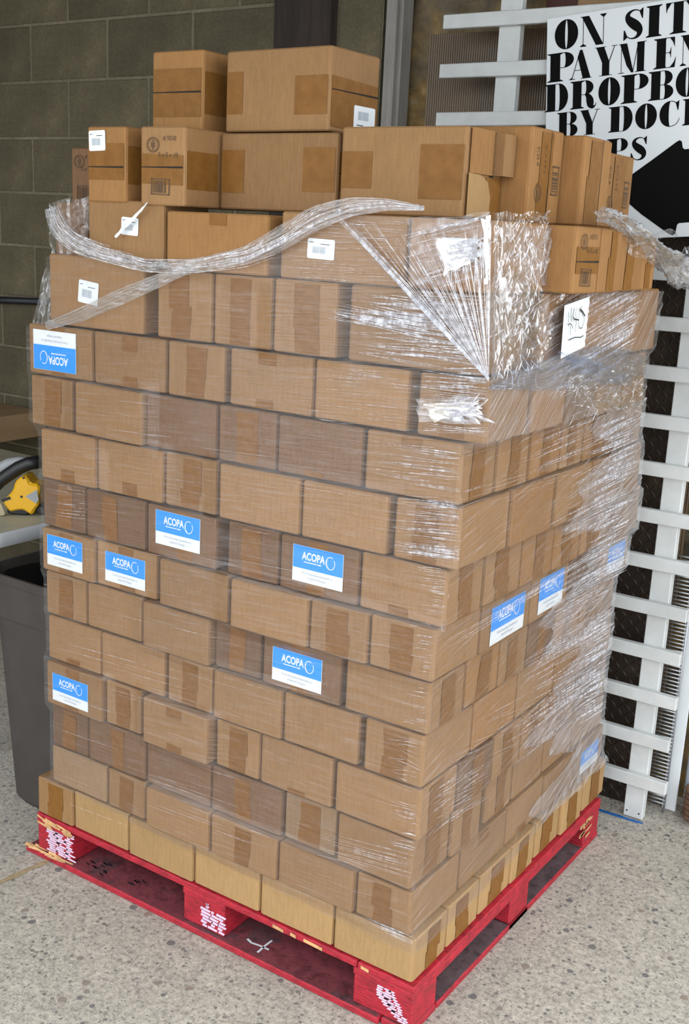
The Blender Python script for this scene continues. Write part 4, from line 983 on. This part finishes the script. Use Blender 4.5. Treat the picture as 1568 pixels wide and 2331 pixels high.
# loose twisted tail over the right end of the stack
yt = 0.98
tail = [(1370,489,onX(1370,489,xe+0.03)),(1405,500,None),(1450,532,None),(1492,572,None),(1535,610,None),(1585,632,onY(1585,632,1.02))]
pA, pB = tail[0][2], tail[-1][2]; dA, dB = np.dot(pA-C, _fw), np.dot(pB-C, _fw)
cen = []
for k, (u, v, _) in enumerate(tail):
    dd_ = dA+(dB-dA)*k/(len(tail)-1); cen.append(C+ray(u, v)*dd_)
cs = np.array(cen); n = 60; T = np.linspace(0, len(cs)-1, n); cl = np.stack([np.interp(T, np.arange(len(cs)), cs[:, k]) for k in range(3)], 1)
for _ in range(8): cl[1:-1] = (cl[:-2]+2*cl[1:-1]+cl[2:])/4
seg = 28; vs = []
for i in range(n):
    t = cl[min(i+1, n-1)]-cl[max(i-1, 0)]; t /= np.linalg.norm(t); a = np.cross(t, (0, 0, 1.0)); a /= np.linalg.norm(a); b = np.cross(a, t)
    r0 = 0.012+0.012*(i/n)+0.016*max(0, (i/n-0.6))*2
    for k in range(seg):
        th = 2*math.pi*k/seg; rr_ = r0*(1+0.25*math.sin(5*th+i*0.35)+random.uniform(-0.22, 0.22)); vs.append(cl[i]+a*rr_*math.cos(th)+b*rr_*math.sin(th))
wpart('film_tail', vs, [(i*seg+k, i*seg+(k+1) % seg, (i+1)*seg+(k+1) % seg, (i+1)*seg+k) for i in range(n-1) for k in range(seg)], 'film_rope', True)
pl_t = lambda u, v, h: C+ray(u, v)*(dA+(dB-dA)*0.8)-_fw*h
crumple('film_flap', [(1508,604),(1568,560),(1600,640),(1522,658)], 'film_crumpled', pl_t, 34, 34, 0.016, 101, 6)
crumple('film_flap', [(1420,520),(1500,575),(1486,600),(1430,575)], 'film_crumpled', PRX(x12+0.05), 24, 24, 0.008, 111, 5)
band('film_flap', [(1490,542,6),(1510,532,10),(1528,530,8),(1536,542,5)], 'film_crumpled', pl_t, 3, 0.008, 12, 24)
# white strip stuck on the film, upper left
band('white_strip', [(262,540,3),(285,515,4),(312,488,3.4),(336,461,1.2)], 'label_white', PLY(-0.008), 1, 0.002, 13, 20, 0.0, 4)

# handwritten sheet on the right face
px = lambda a, b: (1270+a/14.57, 660+b/14.57)
bx_ = x12+0.034
cor = [(85,2280),(880,1880),(1060,210),(215,520)]
n, m_ = 14, 20; vs = []
for i in range(n+1):
    for j in range(m_+1):
        s_, t = i/n, j/m_; p = np.array(cor[0])*(1-s_)*(1-t)+np.array(cor[1])*s_*(1-t)+np.array(cor[2])*s_*t+np.array(cor[3])*(1-s_)*t
        if i == n: p = p+np.array([14*math.sin(j*1.9), 0])
        u, v = px(*p); vs.append(onX(u, v, bx_+0.0015*math.sin(s_*9+t*2)))
pc = np.mean(vs, axis=0); vs = [np.array(q)-pc for q in vs]
paper = meshobj('paper_note', vs, [(i*(m_+1)+j, (i+1)*(m_+1)+j, (i+1)*(m_+1)+j+1, i*(m_+1)+j+1) for i in range(n) for j in range(m_)], 'paper_white', smooth=True)
paper.location = pc; tag(paper, 'white paper sheet handwritten 340 and underlined, on the wrapped right face', 'paper note')
st = [([(340,740),(352,900),(345,1080)], 9), ([(335,1165),(400,1110),(460,1170),(485,1280)], 22), ([(448,580),(440,800),(430,1050)], 13), ([(425,1180),(405,1490)], 11), ([(535,620),(492,880),(530,960),(690,1000)], 30), ([(615,570),(588,780),(600,1100),(570,1400)], 15),
      ([(790,540),(745,640)], 10), ([(745,640),(820,730),(890,860)], 44), ([(890,860),(865,1050),(805,1250),(740,1280),(685,1200),(672,1080),(700,850),(740,660)], 13), ([(355,1665),(560,1570),(760,1570),(845,1510)], 22)]
mk = MB()
for P, wd_ in st:
    Q = [onX(*px(*p), bx_+0.004) for p in P]; w_ = max(wd_*1.35, 24)/14.57*PXM
    for a, b in zip(Q[:-1], Q[1:]):
        d = b-a; nrm = np.cross((1, 0, 0), d); nrm = nrm/np.linalg.norm(nrm)*w_/2; e = d/np.linalg.norm(d)*w_*0.3; mk.add([a-nrm-e-pc, b-nrm+e-pc, b+nrm+e-pc, a+nrm-e-pc], [(0, 1, 2, 3)])
mk.build('handwriting', 'ink_black', paper)
# ------------------------------------------------------------------ white slatted panel
YS = 1.150
lat = empty('slatted_panel', (-0.3, YS+0.02, 0)); tag(lat, 'white painted slatted wooden panel leaning behind the pallet', 'wooden panel')
def lpart(name, mb, mat, off, parent, bevel=0.002):
    o = mb.build(name, mat, None, bevel=bevel); o.data.transform(Matrix.Translation(-Vector(off))); o.parent = parent; return o
lo = lat.location
tops = [0.147+0.1285*k for k in range(18)]
for k, z in enumerate(tops):
    lpart('slat', MB().box(-0.739+random.uniform(-.003, .003), 0.136+random.uniform(-.004, .004), YS, YS+0.022, z-0.037, z), 'white_painted', lo, lat)
for a, b in ((-0.574, -0.510), (0.021, 0.077)):
    s_ = lpart('stile', MB().box(a, b, YS+0.0225, YS+0.05, 0.002, 2.42), 'white_painted', lo, lat)
    MB().box(a+0.008-lo[0], a+0.012-lo[0], 0.001, 0.0024, 0.018, 0.022).build('nail', 'print_dark', s_); MB().box(b-0.012-lo[0], b-0.008-lo[0], 0.001, 0.0024, 0.018, 0.022).build('nail', 'print_dark', s_)
# ------------------------------------------------------------------ tread plate
def rust():
    m, nt, b = nodes_of('rusty_steel')
    n = tex(nt, 'noise', 7, detail=8, rough=0.7); r = ramp(nt, n.outputs['Fac'], [(0.3, (0.024, 0.017, 0.013)), (0.55, (0.055, 0.039, 0.028)), (0.75, (0.11, 0.075, 0.045))])
    nt.links.new(r.outputs[0], b.inputs['Base Color']); b.inputs['Roughness'].default_value = 0.5; b.inputs['Metallic'].default_value = 0.3; bump(nt, b, n.outputs['Fac'], 0.4)
rust()
YP = 1.245
pl = MB().box(-0.70, 0.05, YP, YP+0.006, 0.001, 1.66).build('tread_plate', 'rusty_steel'); tag(pl, 'dark rusty diamond tread steel plate standing behind the slatted panel', 'steel plate')
tr = MB(); k = 0
zz = 0.02
while zz < 1.64:
    xx = -0.42
    i = 0
    while xx < 0.04:
        a = math.radians(50 if (i+k) % 2 else -50); l, w_ = 0.0125, 0.0032; c_, s_ = math.cos(a), math.sin(a)
        P = [(-l, 0), (0, -w_), (l, 0), (0, w_)]; Q = [(xx+p*c_-q*s_, zz+p*s_+q*c_) for p, q in P]
        tr.add([(x, YP-0.0002, z) for x, z in Q]+[(xx-l*0.5*c_, YP-0.0022, zz-l*0.5*s_), (xx+l*0.5*c_, YP-0.0022, zz+l*0.5*s_)], [(0, 1, 4), (1, 5, 4), (1, 2, 5), (2, 3, 5), (3, 4, 5), (3, 0, 4)])
        xx += 0.022; i += 1
    zz += 0.020; k += 1
o = tr.build('treads', 'rusty_steel', pl); o['kind'] = 'stuff'
# ------------------------------------------------------------------ payment sign
YG = YS-0.012
_a, _b = onY(1246.4, 188.5, YG), onY(1532, 152.5, YG); TH = math.atan2(_b[2]-_a[2], _b[0]-_a[0]); _o = onY(1253, 43, YG)
sg = empty('payment_sign', (_o[0], YG, _o[2])); sg.rotation_euler = (0, -TH, 0); tag(sg, 'white sign lettered ON SITE PAYMENT DROPBOX BY DOCK STEPS with black arrow', 'sign')
def sxz(u, v, y=YG):
    p = onY(u, v, y); a, b = p[0]-_o[0], p[2]-_o[2]; c_, s_ = math.cos(TH), math.sin(TH); return (a*c_+b*s_, -a*s_+b*c_+1.9)
tl = sxz(1253, 43); bl = sxz(1235, 290); b0 = sxz(1500, 541); t1 = sxz(1551, 2)
zbot = b0[1]; ztop = (tl[1]+t1[1])/2+0.004; xl = (tl[0]+bl[0])/2; xr_ = xl+0.78
MB().box(xl, xr_, 0, 0.008, zbot-1.9, ztop-1.9).build('board', 'label_white', sg)
plain('sign_black', (0.003, 0.003, 0.003), 0.7); MATS['sign_black'].node_tree.nodes['Principled BSDF'].inputs['Specular IOR Level'].default_value = 0.12
def arc(cx, cy, rx, ry, a0, a1, n=18): return [(cx+rx*math.cos(math.radians(a0+(a1-a0)*k/n)), cy+ry*math.sin(math.radians(a0+(a1-a0)*k/n))) for k in range(n+1)]
def stroke(P, W, n=40):
    P = np.array(P, float); t = np.linspace(0, len(P)-1, n); x = np.interp(t, range(len(P)), P[:, 0]); y = np.interp(t, range(len(P)), P[:, 1]); w_ = np.interp(t, range(len(P)), W)
    for _ in range(5):
        x[1:-1] = (x[:-2]+2*x[1:-1]+x[2:])/4; y[1:-1] = (y[:-2]+2*y[1:-1]+y[2:])/4; w_[1:-1] = (w_[:-2]+2*w_[1:-1]+w_[2:])/4
    dx, dy = np.gradient(x), np.gradient(y); L_ = np.hypot(dx, dy); nx_, ny_ = -dy/L_, dx/L_
    return [[(x[i]+nx_[i]*w_[i]/2, y[i]+ny_[i]*w_[i]/2), (x[i]-nx_[i]*w_[i]/2, y[i]-ny_[i]*w_[i]/2), (x[i+1]-nx_[i+1]*w_[i+1]/2, y[i+1]-ny_[i+1]*w_[i+1]/2), (x[i+1]+nx_[i+1]*w_[i+1]/2, y[i+1]+ny_[i+1]*w_[i+1]/2)] for i in range(n-1)]
def R_(a, b, c_, d_): return [(a, b), (c_, b), (c_, d_), (a, d_)]
HL = 0.022
def serif(x0, x1, y): return [R_(x0, y, x1, y+HL if y < 0.5 else y-HL)] if y < 0.5 else [R_(x0, y-HL, x1, y)]
def stem(x0, x1, s0=0.10, s1=0.10): return [R_(x0, 0, x1, 1)] + serif(x0-s0, x1+s1, 0) + serif(x0-s0, x1+s1, 1) + [[(x0-s0, HL), (x0, HL), (x0, 0.07)], [(x1, HL), (x1+s1, HL), (x1, 0.07)], [(x0-s0, 1-HL), (x0, 0.93), (x0, 1-HL)], [(x1, 0.93), (x1+s1, 1-HL), (x1, 1-HL)]]
def bowl(x, y0, y1, w_, slit): # right-hand bowl starting at x with a narrow white slit
    cy, ry = (y0+y1)/2, (y1-y0)/2
    return [arc(x+slit, cy, w_-slit, ry, -90, 90)+arc(x+slit, cy, 0.045, ry-HL, 90, -90)] + [R_(x, y1-HL, x+slit+0.01, y1), R_(x, y0, x+slit+0.01, y0+HL)]
def oval(cx, rx): return [arc(cx, .5, rx, .5, 90, 270)+arc(cx, .5, .055, .475, 270, 90), arc(cx, .5, rx, .5, -90, 90)+arc(cx, .5, .055, .475, 90, -90)]
GL = {
 'O': (0.92, oval(.46, .46)),
 'N': (0.98, [R_(.10, 0, .10+HL, 1), R_(.86, .0, .86+HL, 1), [(.04, 1), (.32, 1), (.88, 0), (.60, 0)]] + serif(0, .24, 0) + serif(.74, .98, 1) + serif(0, .3, 1) + [[(0, HL), (.10, HL), (.10, .09)], [(.12, HL), (.24, HL), (.12, .09)], [(.74, .978), (.86, .89), (.86, .978)], [(.88, .89), (.98, .978), (.88, .978)]]),
 'S': (0.80, stroke([(.71, .72), (.66, .90), (.45, .985), (.22, .90), (.16, .74), (.30, .58), (.50, .45), (.66, .28), (.58, .08), (.36, .015), (.16, .10), (.08, .30)], [.03, .03, .03, .09, .20, .30, .34, .24, .10, .03, .03, .03]) + [[(.70, .66), (.73, .66), (.74, 1), (.70, .98), (.60, .90)], [(.06, .34), (.09, .34), (.20, .10), (.09, .02), (.05, 0)]]),
 'I': (0.50, stem(.09, .41, .09, .09)),
 'T': (0.86, [R_(.27, 0, .59, 1)] + serif(.15, .71, 0) + serif(0, .86, 1) + [[(0, 1), (.02, .66), (.06, .80), (.20, 1)], [(.86, 1), (.84, .66), (.80, .80), (.66, 1)], [(.15, HL), (.27, HL), (.27, .07)], [(.59, HL), (.71, HL), (.59, .07)]]),
 'E': (0.78, stem(.10, .42, .10, .02) + serif(.42, .74, 0) + serif(.42, .72, 1) + [R_(.42, .49, .56, .51)] + [[(.74, 0), (.78, .36), (.70, .17), (.56, 0)], [(.72, 1), (.73, .66), (.66, .84), (.54, 1)], [(.60, .30), (.61, .70), (.56, .53), (.50, .5), (.56, .47)]]),
 'P': (0.86, stem(.10, .42) + bowl(.42, .46, 1, .44, .13)),
 'B': (0.88, stem(.10, .42, .10, 0) + bowl(.42, .50, 1, .42, .12) + bowl(.42, 0, .52, .46, .12)),
 'R': (1.0, stem(.10, .42) + bowl(.42, .48, 1, .44, .13) + stroke([(.56, .50), (.68, .42), (.74, .28), (.76, .10), (.84, .01), (.94, .06), (.97, .16)], [.05, .20, .27, .25, .14, .03, .02])),
 'D': (0.92, stem(.10, .42, .10, 0) + bowl(.42, 0, 1, .50, .13)),
 'A': (0.98, [[(.46, 1), (.56, 1), (.94, 0), (.60, 0), (.36, .76)], [(.46, 1), (.49, 1), (.13, .0), (.10, .0)], R_(.24, .30, .62, .32)] + serif(0, .26, 0) + serif(.52, .98, 0) + [[(.02, HL), (.11, HL), (.14, .09)]]),
 'Y': (0.94, [[(.04, 1), (.38, 1), (.62, .45), (.62, 0), (.31, 0), (.31, .45)], [(.82, 1), (.85, 1), (.62, .46), (.58, .46)]] + serif(0, .46, 1) + serif(.70, .94, 1) + serif(.20, .74, 0)),
 'M': (1.18, [R_(.12, 0, .12+HL, 1), [(.06, 1), (.36, 1), (.66, 0), (.56, 0), (.36, .25)], [(.61, 0), (.64, 0), (.86, 1), (.83, 1)], R_(.80, 0, 1.10, 1)] + serif(0, .26, 0) + serif(.72, 1.18, 0) + serif(.02, .3, 1) + serif(.8, 1.18, 1)),
 'C': (0.84, [arc(.42, .5, .42, .5, 90, 270)+arc(.42, .5, .06, .475, 270, 90)] + stroke([(.42, .988), (.58, .96), (.68, .86), (.72, .70)], [.024, .03, .03, .03], 14) + stroke([(.42, .012), (.60, .04), (.72, .14), (.78, .32)], [.024, .024, .024, .02], 14) + [[(.70, .62), (.73, .62), (.76, 1), (.71, .96), (.62, .92)]]),
 'K': (1.0, stem(.10, .42) + [[(.40, .50), (.82, 1), (.85, 1), (.42, .48)], [(.50, .62), (.90, 0), (.58, 0), (.42, .52)]]),
 'X': (1.0, [[(.05, 1), (.40, 1), (.95, 0), (.60, 0)], [(.85, 1), (.88, 1), (.15, 0), (.12, 0)]]),
}
ROWS = [(112, 43.5, [('O',1263,1316),('N',1321,1380),('S',1416,1467),('I',1470,1506),('T',1514,1572),('E',1578,1626)], (1290, 112, 68)),
        (0, 0, [('P',1246,1306),('A',1296,1347),('Y',1354,1404),('M',1407,1470),('E',1487,1538),('N',1547,1605),('T',1612,1660)], (1270, 186, 65)),
        (0, 0, [('D',1240,1293),('R',1298,1359),('O',1362,1411),('P',1413,1475),('B',1475,1532),('O',1537,1588),('X',1594,1650)], (1260, 254, 62)),
        (0, 0, [('B',1268,1315),('Y',1320,1365),('D',1385,1440),('O',1446,1495),('C',1501,1550),('K',1553,1610)], (1450, 296, 58)),
        (0, 0, [('S',1240,1280),('T',1284,1330),('E',1334,1376),('P',1381,1429),('S',1433,1475)], (1453, 366, 55))]
for _, _, letters, (ub, vb, hp) in ROWS:
    zb_ = sxz(ub, vb)[1]; hh = sxz(ub, vb-hp)[1]-zb_
    for ch, u0, u1 in letters:
        w0, polys = GL[ch]; xa, xb = sxz(u0, vb-hp/2)[0], sxz(u1, vb-hp/2)[0]; k = (xb-xa)/w0
        me = flatmesh('letter_'+ch, polys, 'sign_black'); o = put('letter', me, sg, (xa, -0.0006, zb_-1.9), (1, 0, 0), (0, 0, 1), 0, 0.0004); o.scale = (k, hh, 1)
def sp_(L): return [(sxz(u, v)[0], sxz(u, v)[1]-1.9) for u, v in L]
ar = sp_([(1395, 432), (1436, 399), (1490, 360), (1540, 323), (1547, 319), (1552, 322), (1554, 336), (1558, 340), (1640, 331), (1640, 500), (1545, 508), (1541, 512), (1537, 532), (1530, 536), (1520, 531), (1460, 488)])
zmid = np.mean([p[1] for p in ar])
MB().add([(x, -0.001, z) for x, z in ar], [tuple(range(len(ar)-1, -1, -1))]).build('arrow', 'sign_black', sg)
# ------------------------------------------------------------------ things behind and beside the slatted panel
m_, nt_, b_ = nodes_of('twinwall_plastic'); wv = tex(nt_, 'wave', 42, (1, 1, 1), 0.0); r_ = ramp(nt_, wv.outputs['Fac'], [(0.2, (0.135, 0.092, 0.050)), (0.8, (0.178, 0.122, 0.070))]); n_ = tex(nt_, 'noise', 4, detail=6); r2_ = ramp(nt_, n_.outputs['Fac'], [(0.3, (.6, .6, .6)), (.7, (1.15, 1.1, 1.05))]); nt_.links.new(mixc(nt_, r_.outputs[0], r2_.outputs[0], 1.0, 'MULTIPLY'), b_.inputs['Base Color']); b_.inputs['Roughness'].default_value = 0.35; bump(nt_, b_, wv.outputs['Fac'], 0.4, 0.003)
xa = onY(968, 200, 1.29)[0]
za = onY(1100, 70, 1.29)[2]
tag(MB().box(xa, 0.06, 1.300, 1.307, 0.001, za).build('plastic_sheet', 'twinwall_plastic'), 'brown ribbed plastic sheet covering the insulation behind the slats', 'plastic sheet')
xa, xb = onY(1236, 20, 1.27)[0], onY(1322, 15, 1.27)[0]+0.25; zq = onY(1260, 32, 1.27)[2]
plain('redbrown_board', (0.085, 0.022, 0.012), 0.6, 0.2, 12)
tag(MB().box(xa, xb, 1.284, 1.298, zq, zq+0.25).build('wall_board', 'redbrown_board', bevel=0.002), 'dark red-brown board above the payment sign', 'board')
pA = onY(1313, 18, 1.215)
o = MB().box(pA[0], pA[0]+0.5, 1.215, 1.280, pA[2], pA[2]+0.15).build('shelf_carton', 'kraft_grey', bevel=0.003); tag(o, 'cardboard carton just above the payment sign at the top edge', 'carton')
o = MB().box(pA[0]-0.01, pA[0]+0.55, 1.222, 1.2995, pA[2]-0.012, pA[2]-0.001).build('wall_shelf', 'redbrown_board'); tag(o, 'thin dark shelf carrying the carton above the sign', 'shelf')
# white trim board, wire grille, grey pipe, coil, blue straw
pv = MB(); z_t = 0.86; pv.box(0.097, 0.137, 1.288, 1.296, 0.001, 1.02)
o = pv.build('trim_board', 'label_white', bevel=0.001); tag(o, 'narrow smooth white trim board standing beside the slatted panel', 'board')
gr = MB()
for k in range(66): gr.tube([(0.052, 1.258, 0.03+k*0.0115), (0.112, 1.258, 0.03+k*0.0115)], 0.0026, 5)
for x in (0.054, 0.110): gr.tube([(x, 1.2645, 0.001), (x, 1.2645, 0.80)], 0.004, 6)
plain('grille_wire', (0.45, 0.46, 0.48), 0.4, 0, 1, 0.6)
o = gr.build('wire_grille', 'grille_wire', smooth=True); tag(o, 'grey wire grille between the slatted panel and white trim board', 'grille')
o = MB().tube([(0.168, 1.315, 0.001), (0.168, 1.315, 0.02), (0.168, 1.315, 0.80)], [0.016, 0.020, 0.020], 14).build('grey_pipe', 'print_grey', smooth=True); tag(o, 'grey plastic pipe standing behind the white trim board', 'pipe')
ccp = onZ(1592, 1872, 0); co = MB()
plain('brown_rope', (0.20, 0.11, 0.065), 0.9, 0.3, 90)
co.tube([(ccp[0]+0.045*math.cos(t*0.35), ccp[1]+0.045*math.sin(t*0.35), 0.009+0.0009*t) for t in range(110)], 0.008, 6)
o = co.build('rope_coil', 'brown_rope', smooth=True); tag(o, 'coil of brown rope on the floor at the right edge', 'rope')
plain('blue_plastic', (0.015, 0.13, 0.40), 0.4)
q0, q1 = onZ(1362, 1842, 0.004), onZ(1448, 1869, 0.004); q2 = onZ(1464, 1873, 0.004)
dv = (q1-q0)/np.linalg.norm(q1-q0); nv_ = np.array([-dv[1], dv[0], 0])*0.004
o = MB().add([q0-nv_-(0,0,.003), q1-nv_*1.2-(0,0,.003), q2-(0,0,.003), q1+nv_*1.2-(0,0,.003), q0+nv_-(0,0,.003), q0-nv_, q1-nv_*1.2, q2, q1+nv_*1.2, q0+nv_], [(4,3,2,1,0),(5,6,7,8,9),(0,1,6,5),(1,2,7,6),(2,3,8,7),(3,4,9,8),(4,0,5,9)]).build('plastic_strip', 'blue_plastic'); tag(o, 'thin pointed blue plastic strip lying on the concrete', 'strip')
# ------------------------------------------------------------------ bin, table, saw
plain('bin_plastic', (0.052, 0.044, 0.040), 0.55, 0.12, 14); plain('liner_black', (0.008, 0.008, 0.009), 0.3, 0.3, 30, 0, 0.6)
def rr_ring(x0, x1, y0, y1, r, z, n=6):
    p = rrect(x1-x0, y1-y0, r, n, (x0+x1)/2, (y0+y1)/2); return [(a, b, z) for a, b in p]
bin_ = empty('trash_bin', (-1.29, 0.36, 0)); tag(bin_, 'tall grey-brown plastic trash bin left of the pallet', 'trash bin')
BO = (-1.29, 0.36, 0)
def loft(rings, name, mat, parent, off, cap0=True, cap1=False, smooth=True):
    v = [tuple(p[i]-off[i] for i in range(3)) for r in rings for p in r]; n = len(rings[0]); f = []
    for i in range(len(rings)-1):
        for k in range(n): f.append((i*n+k, i*n+(k+1) % n, (i+1)*n+(k+1) % n, (i+1)*n+k))
    if cap0: f.append(tuple(range(n-1, -1, -1)))
    if cap1: f.append(tuple(range((len(rings)-1)*n, len(rings)*n)))
    o = meshobj(name, v, f, mat, parent, smooth); bm = bmesh.new(); bm.from_mesh(o.data); bmesh.ops.recalc_face_normals(bm, faces=bm.faces); bm.to_mesh(o.data); bm.free(); return o
def bring(z, e, r=0.075): return rr_ring(-1.425-e, -1.165+e*0.6, 0.135-e, 0.59+e, r, z)
body = loft([bring(0.001, -0.012), bring(0.02, 0.0), bring(0.50, 0.022), bring(0.56, 0.024), bring(0.561, 0.032), bring(0.66, 0.036), bring(0.661, 0.042), bring(0.685, 0.044), bring(0.685, 0.036), bring(0.58, 0.020), bring(0.30, 0.004)], 'body', 'bin_plastic', bin_, BO, True, True)
for m in (body,): m.data.polygons.foreach_set('use_smooth', [False]*len(m.data.polygons))
for xo in (-1.41, -1.395): MB().box(xo-BO[0], xo+0.008-BO[0], 0.098-BO[1], 0.105-BO[1], 0.575, 0.645).build('rib', 'bin_plastic', bin_)
lr = [[(p[0]+random.uniform(-.01, .01), p[1]+random.uniform(-.01, .01), p[2]+random.uniform(-.012, .012)) for p in bring(z, e)] for z, e in ((0.655, 0.030), (0.60, 0.010), (0.52, 0.0), (0.45, -0.04))]
loft(lr, 'liner', 'liner_black', bin_, BO, False, True)
tb = empty('folding_table', (-2.1, 0.62, 0)); tag(tb, 'white plastic folding table with rounded edge against the block wall', 'table')
TO = (-2.1, 0.62, 0)
plain('table_white', (0.62, 0.64, 0.66), 0.45, 0.03, 12); plain('table_top_worn', (0.42, 0.40, 0.30), 0.5, 0.15, 6)
def tring(z, e, r=0.07): return rr_ring(-2.75-e, -1.515+e, 0.16-e, 1.00+e, r+e, z)
loft([tring(0.698, -0.012), tring(0.703, 0.0), tring(0.735, 0.0), tring(0.742, -0.006)], 'tabletop', 'table_white', tb, TO, True, True)
loft([tring(0.7424, -0.008), tring(0.7428, -0.010)], 'top_panel', 'table_top_worn', tb, TO, False, True)
for x in (-1.68, -2.58):
    for y in (0.26, 0.90): MB().tube([(x-TO[0], y-TO[1], 0.001), (x-TO[0], y-TO[1], 0.698)], 0.014, 10).build('leg', 'print_grey', tb, True)
ZT = 0.7435
# yellow cordless saw on the table
sc0 = onZ(48, 1168, ZT); saw = empty('cordless_saw', (sc0[0], sc0[1], ZT+0.001), 0.56); tag(saw, 'yellow and black cordless power saw lying on the folding table', 'power saw')
plain('saw_yellow', (0.78, 0.42, 0.010), 0.35, 0.05, 20); plain('saw_black', (0.012, 0.012, 0.013), 0.45); plain('saw_grey', (0.33, 0.34, 0.35), 0.5, 0.1, 20)
k = 0.00125
def sp2(L, s=k): return [((u-48)*s, (1172-v)*s) for u, v in L]
yb_ = MB().prism(sp2([(16,1150),(12,1137),(25,1127),(38,1112),(44,1090),(58,1078),(66,1073),(74,1078),(80,1092),(100,1094),(104,1108),(98,1120),(100,1142),(86,1160),(84,1170),(74,1166),(62,1158),(46,1160),(30,1166)]), -0.035, 0.035).build('body', 'saw_yellow', saw, bevel=0.006)
MB().prism(sp2([(68,1124),(96,1106),(100,1130),(94,1140)]), -0.0365, -0.034).build('vent_panel', 'saw_grey', yb_)
MB().prism(sp2([(10,1135),(30,1126),(34,1132),(14,1140)]), -0.0375, -0.034).build('slot', 'saw_black', yb_)
for (u, v) in ((59, 1125), (65, 1079)): MB().tube([((u-48)*k, -0.0375, (1172-v)*k), ((u-48)*k, -0.033, (1172-v)*k)], 0.0035, 10).build('screw', 'saw_black', yb_)
MB().tube([((u-48)*k, 0.0, (1172-v)*k) for u, v in ((-14,1110),(0,1095),(20,1080),(45,1062),(70,1050),(95,1045))], 0.020, 12).build('handle', 'saw_black', saw, True)
MB().prism(sp2([(20,1160),(30,1150),(66,1150),(74,1164),(70,1171),(24,1171)]), -0.03, 0.03).build('base', 'saw_black', saw, bevel=0.004)
MB().prism(sp2([(86,1158),(96,1146),(112,1150),(112,1170),(96,1171)]), -0.02, 0.02).build('knob', 'saw_black', saw, bevel=0.004)
MB().tube([((u-48)*k, 0.05, (1172-v)*k) for u, v in ((-40,1110),(-14,1078),(10,1062),(36,1054),(60,1052))], [0.022, 0.022, 0.018, 0.014, 0.008], 10).build('guard', 'saw_grey', saw, True)
plain('tag_tan', (0.42, 0.36, 0.22), 0.8, 0.1, 40)
MB().prism(sp2([(0,1138),(10,1136),(22,1166),(18,1171),(4,1171),(-6,1160)]), -0.048, -0.046).build('paper_tag', 'tag_tan', saw)
# plywood offcut on the table against the wall
pp = onY(80, 1045, YW-0.03)
o = MB().box(pp[0]-0.9, pp[0]+0.05, YW-0.42, YW-0.012, ZT+0.0, ZT+0.10).build('plywood_crate', 'plywood', bevel=0.003)
o.location = (0, 0, 0); tag(o, 'brown plywood box on the table against the block wall', 'box')
